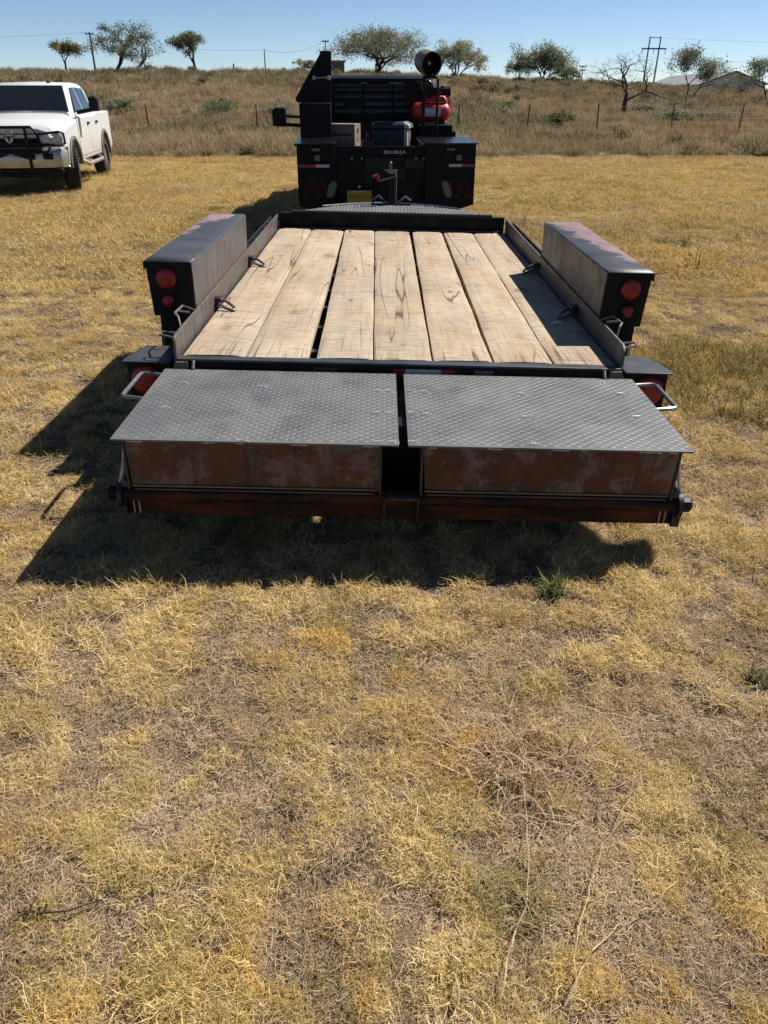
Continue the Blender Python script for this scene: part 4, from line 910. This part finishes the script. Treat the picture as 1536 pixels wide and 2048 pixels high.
# windscreen: panel just proud of the sloping front
ws = MB(); A = [(-0.80, 0.70, 1.365), (0.80, 0.70, 1.365), (0.66, 1.165, 1.785), (-0.66, 1.165, 1.785)]; nrm = Vector((0, -0.64, 0.77)).normalized()
ws.add([tuple(Vector(p)+nrm*0.030) for p in A] + [tuple(Vector(p)-nrm*0.03) for p in A], [(0,1,2,3),(7,6,5,4),(0,4,5,1),(1,5,6,2),(2,6,7,3),(3,7,4,0)])
wsc = ws.build('windscreen', m_glass, pk)
for wx in (-0.45, 0.15): MB().tube([(wx, 0.68, 1.385), (wx+0.25, 0.76, 1.455), (wx+0.48, 0.71, 1.41)], 0.009, 6).build('wiper', m_rub, wsc)
for s in (-1, 1):
    # side windows: the side face runs from (0.90, 1.24) to about (0.735, 1.80)
    def sp(y, z, o=0.008): 
        k = (z-1.24)/0.56; return (s*(0.902-0.165*k+o), y, z)
    for q in ([(0.92, 1.35), (1.70, 1.35), (1.66, 1.775), (1.30, 1.765)], [(1.80, 1.35), (2.62, 1.35), (2.50, 1.755), (1.76, 1.775)]):
        n = 4; b = MB(); b.add([sp(y, z) for y, z in q] + [sp(y, z, -0.02) for y, z in q], [(0,1,2,3),(7,6,5,4)] + [(i, (i+1)%4, 4+(i+1)%4, 4+i) for i in range(4)])
        b.build('side_window', m_glass, pk)
    for ya, yb in ((0.62, 1.74), (1.77, 2.66)):
        b = MB(); b.box(min(s*HW, s*(HW+0.012)), max(s*HW, s*(HW+0.012)), ya, yb, 0.56, 1.235); dr_ = b.build('door', m_white, pk, 0.006)
        MB().box(min(s*(HW+0.013), s*(HW+0.045)), max(s*(HW+0.013), s*(HW+0.045)), yb-0.20, yb-0.05, 1.10, 1.145).build('door_handle', m_rub, dr_, 0.008)
    # wheel arch flares
    for cy in (0.0, WB):
        pts_o = [(cy+0.535*math.cos(PI*k/14), 0.42+0.535*math.sin(PI*k/14)) for k in range(15)]; pts_i = [(cy+0.465*math.cos(PI*k/14), 0.42+0.465*math.sin(PI*k/14)) for k in range(14, -1, -1)]
        MB().prism(pts_o+pts_i, 'x', min(s*(HW-0.05), s*(HW+0.035)), max(s*(HW-0.05), s*(HW+0.035))).build('arch_flare', m_flare, pk, 0.008)
        w = MB(); rr = 0.405
        w.lathe([(-0.13, 0.24), (-0.135, rr-0.06), (-0.105, rr-0.01), (-0.05, rr), (0.05, rr), (0.105, rr-0.01), (0.135, rr-0.06), (0.13, 0.24)], (0, 0, 0), 'x', 36, True)
        for k in range(40):
            a = 2*PI*k/40
            for sx_ in (-1, 1): w.add([(sx_*0.07+q[0], (rr+q[2])*math.cos(a+q[1]), (rr+q[2])*math.sin(a+q[1])) for q in ((-0.05,-0.045,-0.02),(0.05,-0.045,-0.02),(0.05,0.045,-0.02),(-0.05,0.045,-0.02),(-0.045,-0.04,0.007),(0.045,-0.04,0.007),(0.045,0.04,0.007),(-0.045,0.04,0.007))], [(4,5,6,7),(0,1,5,4),(1,2,6,5),(2,3,7,6),(3,0,4,7)])
        wo3 = w.build('wheel', m_tyre, pk); wo3.location = (s*0.80, cy, rr-0.01); wo3.rotation_euler = (0, 0, R_(17) if cy == 0 else 0)
        MB().lathe([(-0.10, 0.239), (-0.02, 0.20), (0.02, 0.20), (0.06, 0.10), (0.085, 0.09), (0.09, 0.239)], (0, 0, 0), 'x', 24).build('rim', m_rim, wo3)
    # headlight, mirror, step
    MB().loft([[(s*0.46, -0.80, 0.86), (s*0.80, -0.76, 0.865), (s*0.90, -0.70, 0.90), (s*0.86, -0.70, 1.03), (s*0.78, -0.76, 1.055), (s*0.44, -0.80, 1.05)], [(s*0.46, -0.70, 0.86), (s*0.80, -0.66, 0.865), (s*0.94, -0.60, 0.90), (s*0.90, -0.60, 1.03), (s*0.78, -0.66, 1.055), (s*0.44, -0.70, 1.05)]]).build('headlight', m_rim, pk, 0.01)
    mi = MB().loft([[(s*1.16, 0.86, 1.36), (s*1.34, 0.86, 1.37), (s*1.34, 0.86, 1.58), (s*1.30, 0.86, 1.61), (s*1.17, 0.86, 1.60)], [(s*1.17, 1.02, 1.34), (s*1.34, 1.02, 1.35), (s*1.34, 1.02, 1.60), (s*1.30, 1.02, 1.63), (s*1.17, 1.02, 1.62)]]).build('door_mirror', m_rub, pk, 0.015)
    MB().tube([(s*0.90, 0.96, 1.33), (s*1.22, 0.93, 1.385)], 0.040, 10).build('mirror_arm', m_rub, mi)
    MB().tube([(s*0.88, 0.75, 0.47), (s*1.0, 0.85, 0.40), (s*1.0, 2.35, 0.40), (s*0.88, 2.45, 0.47)], 0.038, 10).build('step_bar', m_chrome, pk)
MB().box(-0.55, 0.55, 0.55, 2.8, 0.35, 0.47).build('underbody', m_rub, pk)
MB().box(-0.66, 0.66, -0.6, 3.9, 0.44, 0.60).build('chassis', m_rub, pk)
for cy in (0.0, WB): MB().cyl((-0.72, cy, 0.40), (0.72, cy, 0.40), 0.07, 10).build('axle', m_rub, pk)
# grille, bumper, emblem
gr = MB().box(-0.50, 0.50, -0.815, -0.66, 0.80, 1.085).build('grille', m_rub, pk, 0.02)
for z in (0.85, 0.93, 1.01): MB().box(-0.46, 0.46, -0.826, -0.8155, z, z+0.022).build('grille_bar', m_bezel, gr, 0.004)
MB().box(-0.035, 0.035, -0.838, -0.8265, 0.82, 1.07).build('grille_bar', m_bezel, gr, 0.004)
em = MB().prism([(-0.075, 1.06), (0.075, 1.06), (0.085, 0.98), (0.06, 0.90), (0.0, 0.86), (-0.06, 0.90), (-0.085, 0.98)], 'y', -0.858, -0.839).build('emblem_shield', m_rim, gr, 0.006)
b = MB()
for s in (-1, 1): b.tube([(s*0.008, -0.862, 1.03), (s*0.045, -0.864, 1.035), (s*0.065, -0.864, 1.0), (s*0.055, -0.864, 0.955), (s*0.03, -0.864, 0.955), (s*0.03, -0.864, 0.985)], [0.012, 0.012, 0.011, 0.009, 0.007, 0.005], 6)
b.prism([(-0.022, 1.0), (0.022, 1.0), (0.012, 0.90), (-0.012, 0.90)], 'y', -0.868, -0.859)
b.build('emblem_head', m_ink, em)
bp = MB().loft([[(x, -0.70, 0.50), (x, y-0.02, 0.46), (x, y-0.05, 0.58), (x, y-0.03, 0.73), (x, y+0.02, 0.80), (x, -0.70, 0.80)] for x, y in ((-0.96, -0.66), (-0.86, -0.80), (-0.5, -0.90), (0, -0.92), (0.5, -0.90), (0.86, -0.80), (0.96, -0.66))]).build('front_bumper', m_chrome, pk, 0.01)
MB().box(-0.42, 0.42, -0.955, -0.90, 0.60, 0.70).build('bumper_opening', m_rub, bp, 0.01)
for s in (-1, 1): MB().box(s*0.63-0.09, s*0.63+0.09, -0.932, -0.86, 0.60, 0.70).build('fog_light', m_rub, bp, 0.015)
MB().box(-0.85, 0.85, -0.88, -0.72, 0.36, 0.455).build('air_dam', m_rub, pk, 0.02)
# grille guard of bent tube
gg = MB(); r = 0.025
gg.tube([(-0.50, -0.90, 1.04), (-0.42, -0.90, 1.135), (0.42, -0.90, 1.135), (0.50, -0.90, 1.04), (0.56, -0.92, 0.80)], r, 8)
gg.tube([(-0.50, -0.90, 1.04), (-0.56, -0.92, 0.80)], r, 8)
for z, hw in ((0.845, 0.54), (0.765, 0.57), (0.725, 0.66)): gg.tube([(-hw, -0.965, z), (hw, -0.965, z)], r*0.9, 8)
for s in (-1, 1):
    gg.tube([(s*0.53, -0.92, 0.94+0.08), (s*0.88, -0.84, 1.055), (s*0.945, -0.78, 1.03), (s*0.95, -0.78, 0.86), (s*0.88, -0.86, 0.835), (s*0.55, -0.93, 0.845)], r*0.85, 8)
    gg.tube([(s*0.66, -0.965, 0.725), (s*0.70, -0.95, 0.78), (s*0.70, -0.92, 0.84)], r*0.85, 8)
    b = MB(); gg.box(s*0.33-0.022, s*0.33+0.022, -0.99, -0.94, 0.45, 1.13)
gg.build('grille_guard', m_rub, pk)
MB().ball((0.35, 1.40, 1.868), 0.03, 1.3, 1.2, 0.7).build('roof_light', m_rub, pk)
MB().box(-0.66, 0.66, 2.95, WB+0.9, 1.295, 1.315).build('bed_opening', m_rub, pk)
MB().box(-0.30, 0.30, -0.80, -0.60, 0.30, 0.42).build('skid_plate', m_rub, pk, 0.02)

# ------------------------------------------------------------------ background: trees, fence, poles, buildings
t = NT('bark'); v = t.coord()
m_bark = t.set(t.ramp(t.noise(t.coord(scale=(4, 4, 1)), 6, 5), [(0.3, (0.035,0.028,0.022)), (0.7, (0.08,0.066,0.054))]), 0.9, 0, 0.1)
t = NT('dead_bark'); v = t.coord()
m_dead = t.set(t.ramp(t.noise(t.coord(scale=(4, 4, 1)), 6, 5), [(0.3, (0.045,0.037,0.030)), (0.7, (0.10,0.085,0.072))]), 0.9, 0, 0.1)
def foliage(name, a, b, c_): return leaf_mat(name, [(0.25, a), (0.5, b), (0.78, c_)], 0.5, 0.30)
m_leafg = foliage('dusty_green_leaves', (0.15,0.155,0.092), (0.24,0.245,0.155), (0.34,0.34,0.23))
m_leafd = foliage('dark_green_leaves', (0.10,0.115,0.060), (0.165,0.185,0.10), (0.25,0.265,0.15))
m_leafy = foliage('yellow_green_leaves', (0.07,0.075,0.026), (0.13,0.13,0.045), (0.22,0.20,0.08))
def make_tree(name, label, x, y, h, crown_w, seed, leaf=None, nleaf=1400, lean=0.0, stems=1, trunk_h=0.3, trunk_r=0.12, leaf_size=0.085, levels=4, bark=None, base_z=None, droop=0.0, cat='tree', group=None, spread=0.55, clump=0.32):
    rr = random.Random(seed); bz = (hillz(x, y) if base_z is None else base_z) - 0.05
    root = empty(name, (x, y, bz), (0, 0, 0), label, cat, group)
    b = MB(); tips = []
    def grow(p, d, L, r, lev):
        n = 3 if lev < levels else 2
        pts = [p]; rs = [r]; q = p.copy(); dd = d.copy()
        for k in range(n):
            dd = (dd + Vector((rr.uniform(-1,1), rr.uniform(-1,1), rr.uniform(-0.6,1)))*0.22 - Vector((0,0,droop))*0.15*lev).normalized()
            q = q + dd*(L/n); pts.append(q.copy()); rs.append(r*(1-0.45*(k+1)/n))
        b.tube(pts, rs, 7 if lev == 0 else 5 if lev < 3 else 4, caps=False)
        if lev >= levels: tips.append(q.copy()); tips.append(pts[-2].copy()); return
        if lev >= 2: tips.append(q.copy()); tips.append(pts[1].copy()); tips.append(pts[2].copy())
        elif lev == 1 and stems > 2: tips.append(q.copy()); tips.append(pts[2].copy())
        nb = rr.choice((2, 3, 3)) if lev < levels-1 else 3
        a0 = rr.uniform(0, 2*PI)
        for k in range(nb):
            a = a0 + 2*PI*k/nb + rr.uniform(-0.5, 0.5); sp = spread*rr.uniform(0.7, 1.4)
            side = dd.orthogonal().normalized(); side.rotate(Matrix.Rotation(a, 3, dd))
            nd = (dd*math.cos(sp)+side*math.sin(sp)*crown_k).normalized()
            grow(q if rr.random() < 0.7 else pts[-2], nd, L*rr.uniform(0.60, 0.88), r*0.55, lev+1)
    crown_k = min(1.8, max(0.7, crown_w/h*1.1))
    L0 = h*trunk_h
    for s_ in range(stems):
        a = 2*PI*s_/max(stems, 1)+seed; tilt = 0.0 if stems == 1 else 0.45
        d = Vector((math.cos(a)*tilt+lean, math.sin(a)*tilt*0.6, 1)).normalized()
        grow(Vector((0.05*s_, 0, 0)), d, L0*rr.uniform(0.85, 1.15), trunk_r*(1 if stems == 1 else 0.75), 0)
    # fit to the measured height and width
    zmax = max(p[2] for p in b.v); xw = max(abs(p[0]) for p in b.v)
    kz = h*0.95/zmax; 
    xsv = sorted(t_.x for t_ in tips); w = xsv[int(len(xsv)*0.96)]-xsv[int(len(xsv)*0.04)]
    kx = crown_w*0.86/max(w, 0.1)
    def fit(p):
        f_ = min(1, max(0, p[2]*kz/(h*0.35))); kk = 1+(kx-1)*f_
        return (p[0]*kk, p[1]*kk, p[2]*kz)
    b.v = [fit(p) for p in b.v]; tips = [Vector(fit(p)) for p in tips]
    b.build('trunk', bark or m_bark, root, fix=False, angle=80)
    if leaf:
        V = []; F = []; T = []
        tp_ = [q for q in tips if q.z > h*0.22] or tips
        wts = [rr.random()**1.6+0.05 for _ in tp_]
        for q in rr.choices(tp_, weights=wts, k=int(nleaf*4.2)):
            sg = h*0.047*(clump/0.32)
            c_ = q + Vector((rr.gauss(0, sg*1.25), rr.gauss(0, sg*1.25), rr.gauss(0, sg)))
            n1 = Vector((rr.gauss(0,1), rr.gauss(0,1), rr.gauss(0,1))).normalized(); n2 = n1.orthogonal().normalized()
            n2.rotate(Matrix.Rotation(rr.uniform(0, 6.28), 3, n1)); n3 = n1.cross(n2); s1 = leaf_size*rr.uniform(0.6, 1.4); s2 = s1*rr.uniform(0.28, 0.5)
            k = len(V); V += [tuple(c_-n2*s1), tuple(c_+n3*s2), tuple(c_+n2*s1), tuple(c_-n3*s2)]; F.append((k, k+1, k+2, k+3)); T += [rr.random()]*4
        me = bpy.data.meshes.new('crown'); me.from_pydata(V, [], F); me.materials.append(leaf)
        at = me.attributes.new('tone', 'FLOAT', 'POINT'); at.data.foreach_set('value', T)
        o = bpy.data.objects.new('crown', me); col.objects.link(o); o.parent = root
    return root
G = 'trees along the hill crest'
make_tree('mesquite_tree', 'small sparse tree above the white pickup, leftmost on the crest', -32.3, 90, 3.1, 2.5, 11, m_leafy, 750, trunk_h=0.34, group=G)
make_tree('mesquite_tree', 'tall leaning tree with open crown right of the utility pole on the left crest', -27.2, 90, 4.4, 4.8, 23, m_leafd, 1500, lean=0.05, trunk_h=0.3, trunk_r=0.16, group=G)
make_tree('mesquite_tree', 'half bare tree with reaching dead branches beside the tall leaning tree', -25.0, 89, 3.6, 3.8, 36, m_leafd, 260, lean=0.12, trunk_h=0.38, trunk_r=0.14, group=G)
make_tree('mesquite_tree', 'narrow dark upright tree standing alone on the crest left of the service truck', -19.1, 90, 3.8, 2.8, 41, m_leafd, 1500, trunk_h=0.28, trunk_r=0.13, group=G)
make_tree('mesquite_tree', 'tiny bush like tree peeping over the crest left of the wing panel', -8.3, 91, 1.3, 2.2, 53, m_leafg, 500, trunk_h=0.25, trunk_r=0.05, stems=2, leaf_size=0.075, group=G)
make_tree('mesquite_tree', 'broad round many stemmed tree behind the service truck rack', -0.75, 88, 4.3, 8.2, 67, m_leafg, 4200, trunk_h=0.17, trunk_r=0.07, stems=5, leaf_size=0.08, group=G, clump=0.38)
make_tree('mesquite_tree', 'round grey green tree right of the black drum lamp', 7.2, 89, 3.5, 5.2, 71, m_leafg, 2300, trunk_h=0.18, trunk_r=0.065, stems=4, group=G)
make_tree('mesquite_tree', 'leafy green tree low on the crest between the drum lamp and the dead tree', 15.8, 88, 3.8, 5.6, 83, m_leafd, 2600, trunk_h=0.17, trunk_r=0.07, stems=4, group=G, clump=0.38)
make_tree('mesquite_tree', 'thin sparse tree touching the left side of the leafy green tree', 13.4, 89, 2.6, 2.2, 97, m_leafg, 500, trunk_h=0.3, trunk_r=0.06, stems=2, group=G)
make_tree('mesquite_tree', 'little scrubby tree between the leafy green tree and the dead tree', 19.3, 92, 1.7, 3.0, 103, m_leafd, 520, trunk_h=0.25, trunk_r=0.06, stems=2, group=G)
make_tree('dead_tree', 'bare dead tree with spreading grey branches on the right slope', 14.4, 52, 3.75, 5.4, 118, None, 0, trunk_h=0.30, trunk_r=0.15, levels=6, bark=m_dead, spread=0.62)
make_tree('mesquite_tree', 'wispy tree leaning right in front of the metal shed', 24.3, 70, 4.1, 4.2, 129, m_leafg, 1500, lean=0.16, trunk_h=0.3, trunk_r=0.09, stems=2, leaf_size=0.075, group=G)
make_tree('mesquite_tree', 'dark tree at the right edge beside the metal shed', 30.6, 70, 3.7, 4.2, 131, m_leafd, 1700, trunk_h=0.28, trunk_r=0.09, stems=2, leaf_size=0.075, group=G)
# shrubs on the slope
def shrub(label, x, y, h, w, seed, leaf): make_tree('shrub', label, x, y, h, w, seed, leaf, 420, trunk_h=0.22, trunk_r=0.025, stems=3, leaf_size=0.055, levels=3, cat='shrub', group='shrubs on the slope', clump=0.4)
shrub('yellow green shrub behind the fence, between its first two posts right of the truck', 8.0, 40, 0.8, 1.2, 5, m_leafy)
shrub('olive shrub at the foot of the dead tree', 15.2, 51.5, 0.8, 1.6, 6, m_leafg)
shrub('olive shrub behind the fence left of the rightmost post', 15.0, 44, 0.8, 2.6, 8, m_leafg)
shrub('dark low shrub above the fence right of the service truck', 6.9, 50, 0.8, 1.3, 9, m_leafd)
shrub('grey green shrub above the pickup mirror behind the fence', -14.2, 47, 0.9, 1.6, 10, m_leafg)
shrub('dark rounded shrub between the two left fence posts', -9.0, 46, 1.0, 1.7, 12, m_leafd)
shrub('round grey green shrub right of the second left fence post', -5.3, 43, 0.9, 1.3, 13, m_leafg)
# fence: T posts and strands
fence = empty('wire_fence', (0, 37, 0), (0,0,0), 'wire fence on rusty steel posts along the foot of the hill', 'fence')
m_post = simple('fence_post_steel', (0.10,0.075,0.06), 0.7, 0.3)
m_wire = simple('fence_wire', (0.16,0.14,0.12), 0.6, 0.5)
px = [-16.6, -13.4, -10.1, -5.45, -2.2, 0.9, 3.2, 6.15, 9.18, 12.35, 15.27, 18.3, 21.4]
tops = []
for i, x in enumerate(px):
    z0 = hillz(x, 37); ln = 0.05*math.sin(i*2.1)
    b = MB(); b.prism([(x-0.028, -0.02), (x+0.028, -0.02), (x+0.028, -0.01), (x+0.005, -0.01), (x+0.005, 0.025), (x-0.005, 0.025), (x-0.005, -0.01), (x-0.028, -0.01)], 'z', z0-0.2, z0+1.16)
    b.v = [(p[0]+ln*(p[2]-z0), p[1], p[2]) for p in b.v]
    b.build('fence_post', m_post, fence)
    tops.append((x, z0, ln))
for k in range(5):
    h_ = 0.22+0.21*k; pts = []
    for i in range(len(tops)):
        x, z0, ln = tops[i]; pts.append((x+ln*h_, -0.027, z0+h_))
        if i < len(tops)-1: x2, z2, l2 = tops[i+1]; pts.append(((x+x2)/2, -0.027, (z0+z2)/2+h_-0.02))
    MB().tube(pts, 0.0045, 4).build('fence_wire', m_wire, fence)
# utility poles
m_pole = simple('pole_wood', (0.10,0.085,0.07), 0.85)
def pole(label, x, y, ztop, arms=(), r=0.09, lean=0.0, name='utility_pole'):
    z0 = hillz(x, y)-0.1
    root = empty(name, (x, y, z0), (0, lean, 0), label, 'utility pole' if name == 'utility_pole' else 'post', 'utility poles on the hill' if name == 'utility_pole' else None)
    h = ztop-z0
    MB().tube([(0,0,0), (0,0,h)], [r, r*0.7], 10).build('pole_shaft', m_pole, root)
    for dz, w in arms:
        ar = MB().box(-w, w, -r*0.7-0.08, -r*0.7, h-dz-0.05, h-dz+0.05).build('crossarm', m_pole, root)
        for sx in (-0.85, 0.85): MB().lathe([(0, 0.035), (0.05, 0.05), (0.09, 0.03), (0.12, 0.035)], (sx*w, -r*0.7-0.04, h-dz+0.052), 'z', 8).build('insulator', m_bare, ar)
    return root
pole('wooden utility pole with a short crossarm left of the tall leaning tree', -29.3, 90, 6.9, ((0.18, 0.42),), 0.10)
pole('thin plain pole beside the half bare tree', -23.7, 88, 5.5, (), 0.06)
pole('thin plain pole left of the service truck, standing alone against the sky', -12.3, 92, 5.5, (), 0.07)
pole('distant utility pole with crossarm rising behind the wing panel tip', -6.0, 92, 6.3, ((0.12, 0.36),), 0.06)
pole('slim utility pole among the branches of the thin sparse tree', 13.9, 91, 4.75, ((0.1, 0.4),), 0.07)
pole('short distant utility pole just left of the dead tree', 22.4, 100, 4.3, ((0.15, 0.4), (0.5, 0.3)), 0.06)
pole('weathered wooden fence stub on the left crest', -15.1, 89, 4.15, (), 0.10, 0.04, 'wood_post')
hf = empty('transmission_pole', (31.5, 105, hillz(31.5, 105)-0.2), (0,0,0), 'two legged wooden power line frame behind the dead tree', 'utility pole')
h_ = 7.3-(hillz(31.5, 105)-0.2)
for s in (-1, 1): MB().tube([(s*0.62, 0, 0), (s*0.62+0.1, 0, h_)], [0.10, 0.07], 10).build('pole_shaft', m_pole, hf)
MB().box(-1.35, 1.5, -0.19, -0.10, h_-1.28, h_-1.13).build('crossarm', m_pole, hf)
MB().box(-0.60, 0.80, -0.02, 0.02, h_-0.12, h_-0.05).build('shield_wire_bar', m_pole, hf)
for x in (-1.25, 0.05, 1.4): MB().cyl((x, -0.14, h_-1.29), (x, -0.14, h_-1.75), 0.035, 6).build('insulator', m_bare, hf)
def line(label, pts_, sag, r=0.009):
    b = MB(); q = []
    for (a, c_) in zip(pts_[:-1], pts_[1:]):
        for k in range(14):
            f_ = k/14; q.append((a[0]+(c_[0]-a[0])*f_, a[1]+(c_[1]-a[1])*f_, a[2]+(c_[2]-a[2])*f_-sag*4*f_*(1-f_)))
    q.append(pts_[-1]); o_ = (0, 0, 0)
    return tag(b.tube(q, r, 4).build('power_line', m_pole), label, 'power line')
line('thin sagging wire strung between the poles on the left crest', [(-62, 92, 7.2), (-29.7, 89.9, 6.85), (-12.3, 92, 5.45), (-6.2, 92, 6.2)], 0.55)
line('thin wire running right from the two legged frame', [(29.3, 105, 5.4), (90, 108, 6.2)], 1.2)
line('upper thin wire running right from the two legged frame', [(31.6, 105, 7.2), (90, 108, 8.2)], 0.9)
# metal shed and the little tan building
m_sheet = simple('shed_wall_sheet', (0.50,0.46,0.44), 0.6, 0.1, 0.08, 3)
m_roof = simple('shed_roof_sheet', (0.20,0.20,0.20), 0.7, 0.0, 0.08, 3)
shed = empty('metal_shed', (51.6, 130, 0.6), (0, 0, R_(-5.8)), 'long grey metal shed with pale gable roof behind the trees on the right', 'shed')
wall = MB().prism([(-4.6, 0), (4.6, 0), (4.6, 2.05), (0, 3.62), (-4.6, 2.05)], 'y', 0, 42).build('wall', m_sheet, shed)
for s in (-1, 1):
    MB().prism([(s*5.0, 1.95), (s*5.0, 2.03), (0, 3.76), (0, 3.66)], 'y', -0.35, 42.3).build('roof', m_roof, shed)
tr_ = MB()
for s in (-1, 1): tr_.prism([(s*5.0, 1.90), (s*5.0, 2.06), (0, 3.80), (0, 3.62)], 'y', -0.42, -0.352)
tr_.build('gable_trim', m_post, shed)
MB().box(-4.66, -4.602, 2.0, 6.0, 0, 1.9).build('door', m_roof, shed)
MB().box(-1.3, -0.6, -0.03, -0.002, 1.7, 2.1).build('vent', m_post, shed)
m_tan = simple('tan_block', (0.22,0.17,0.12), 0.85, 0, 0.2, 4)
ph = empty('pump_house', (-4.75, 87.5, hillz(-4.75, 87.5)-0.1), (0,0,0.3), 'small tan flat roofed block hut beside the wing panel on the crest', 'hut')
MB().box(-0.70, 0.70, -0.7, 0.7, 0, 1.10).build('wall', m_tan, ph)
MB().box(-0.80, 0.80, -0.8, 0.8, 1.101, 1.28).build('roof', simple('tan_roof', (0.30,0.235,0.17), 0.8), ph)
MB().box(-0.25, 0.15, -0.72, -0.701, 0.0, 0.8).build('door', m_post, ph)

# ------------------------------------------------------------------ plants in the foreground
def plant_mesh(name, mat, n, L, w, seed, el=(0.5, 1.4), curl=0.5, seg=5, rad=0.04, gauss=False):
    r_ = random.Random(seed); V = []; F = []; T = []
    for i in range(n):
        a = r_.uniform(0, 2*PI); p = Vector((rad*max(-1.15, min(1.15, r_.gauss(0,0.62))), rad*max(-1.15, min(1.15, r_.gauss(0,0.62))), 0)) if gauss else Vector((rad*r_.uniform(-1,1), rad*r_.uniform(-1,1), 0)); h = a; e = r_.uniform(*el); l_ = L*r_.uniform(0.5, 1.1); k0 = len(V); tone = r_.random(); cc = r_.gauss(0, curl); ww = w*r_.uniform(0.6, 1.3)
        for k in range(seg+1):
            d = Vector((math.cos(h)*math.cos(e), math.sin(h)*math.cos(e), math.sin(e))); sd = Vector((-math.sin(h), math.cos(h), r_.uniform(-0.3, 0.3)))
            q = ww*(1-(k/seg)**2*0.8); V += [tuple(p-sd*q/2), tuple(p+sd*q/2)]; T += [tone]*2
            if k < seg: F.append((k0+2*k, k0+2*k+1, k0+2*k+3, k0+2*k+2))
            p = p+d*l_/seg; h += cc/seg; e -= 1.3*r_.uniform(0.5, 1)/seg
            if p.z < 0.004: p.z = 0.004; e = 0.05
    me = bpy.data.meshes.new(name); me.from_pydata(V, [], F); me.materials.append(mat)
    at = me.attributes.new('tone', 'FLOAT', 'POINT'); at.data.foreach_set('value', T)
    o = bpy.data.objects.new(name, me); col.objects.link(o); return o
m_redgrass = leaf_mat('reddish_dead_grass', [(0.25, (0.14,0.085,0.05)), (0.5, (0.30,0.195,0.125)), (0.8, (0.52,0.40,0.29))], 1.0, 0.2)
m_weedg = leaf_mat('weed_green', [(0.25, (0.065,0.078,0.027)), (0.5, (0.115,0.13,0.05)), (0.8, (0.18,0.185,0.08))], 1.0, 0.25)
m_straw = leaf_mat('pale_olive_straw', [(0.25, (0.20,0.165,0.07)), (0.5, (0.33,0.28,0.13)), (0.8, (0.48,0.41,0.22))], 1.0, 0.25)
o = plant_mesh('dead_grass_clump', m_redgrass, 480, 0.10, 0.0024, 3, (0.1, 1.0), 0.6, rad=0.16, gauss=True); o.location = (0.44, 1.60, 0.002); o.scale = (1.3, 1.1, 0.9)
tag(o, 'wide flattened clump of reddish brown dead grass in the right foreground', 'grass clump')
o = plant_mesh('dry_grass_clump', m_straw, 150, 0.12, 0.0020, 8, (0.2, 1.2), 0.7, rad=0.09); o.location = (0.30, 1.17, -0.01)
tag(o, 'pale olive wispy grass clump near the bottom centre of the lawn', 'grass clump')
def weed(label, x, y, h, n, seed, mat=None):
    o = plant_mesh('weed', mat or m_weedg, n, h, 0.004+h*0.012, seed, (0.6, 1.5), 0.9, rad=0.03); o.location = (x, y, lawnz(x, y)); return tag(o, label, 'weed', 'weeds in the lawn')
weed('leafy green weed at the front edge of the trailer shadow on the right', 0.66, 2.47, 0.11, 90, 1)
weed('bright green weed at the right edge of the foreground', 1.245, 1.97, 0.08, 70, 2)
weed('thin green weed stalk on the lawn left of the left fender', -3.2, 5.9, 0.25, 18, 4)
weed('tall thin weed on the sunny lawn right of the right fender', 3.45, 8.8, 0.38, 16, 5)
weed('slender green weed on the lawn beside the right side of the service truck', 2.1, 12.2, 0.38, 14, 6)
weed('straggly weed at far right of the lawn above the dark patch', 3.75, 10.0, 0.32, 12, 7)
# long dry stalks lying on the grass
m_stalk = simple('dry_stalk', (0.40,0.30,0.17), 0.85, 0, 0.3, 30)
def stalk(label, pts_, r=0.0014):
    q = []
    ps = [Vector((a, c_, 0)) for a, c_ in pts_]
    for i in range(len(ps)-1):
        for k in range(5):
            p = ps[i].lerp(ps[i+1], k/5); p.z = lawnz(p.x, p.y)+0.028+0.010*math.sin(i*2+k); p.x += 0.003*math.sin(k*1.3+i*2.2); q.append(p)
    p = ps[-1]; p.z = lawnz(p.x, p.y)+0.02; q.append(p)
    b = MB(); b.tube(q, [r*(1.15-0.5*i/len(q)) for i in range(len(q))], 5)
    for i in range(3, len(q)-1, 6):   # nodes of the stem
        b.ball(tuple(q[i]), r*1.5, 1, 1, 1, 6)
    return tag(b.build('dry_stalk', m_stalk), label, 'dry stalk', 'long dry stalks on the lawn')
stalk('long curved straw stalk running up through the reddish grass clump', [(0.245, 0.93), (0.285, 1.05), (0.345, 1.17), (0.37, 1.35), (0.40, 1.60), (0.39, 1.85), (0.37, 2.05)])
stalk('straw stalk bent to the right from the bottom edge', [(0.40, 0.93), (0.43, 1.05), (0.50, 1.20), (0.56, 1.32), (0.66, 1.42)])
stalk('pale straight stalk leaning in from the bottom right', [(0.38, 0.92), (0.46, 1.03), (0.54, 1.10), (0.63, 1.14), (0.72, 1.22)], 0.0019)
stalk('short grey stalk standing in the bottom centre thatch', [(0.155, 0.92), (0.158, 1.0), (0.15, 1.06)], 0.0022)
# dark twig on the bare patch
b = MB(); b.tube([(-0.09, 0.0, 0.012), (-0.04, -0.008, 0.016), (0.02, -0.005, 0.02), (0.06, 0.015, 0.018), (0.085, 0.03, 0.01)], 0.0022, 5)
for k in range(9):
    x = -0.095+0.008*k; b.tube([(x, -0.002, 0.012), (x-0.006+0.005*(k % 3), (0.005+0.003*(k % 4))*(1 if k % 2 else -1), 0.017)], [0.0025, 0.004], 5)
o = b.build('twig', simple('twig_dark', (0.050,0.036,0.026), 0.95, 0, 0.3, 30, 0, 0.05)); o.location = (-0.76, 1.14, lawnz(-0.76, 1.14)+0.004)
tag(o, 'small dark knobbly twig lying on bare dirt at lower left', 'twig')
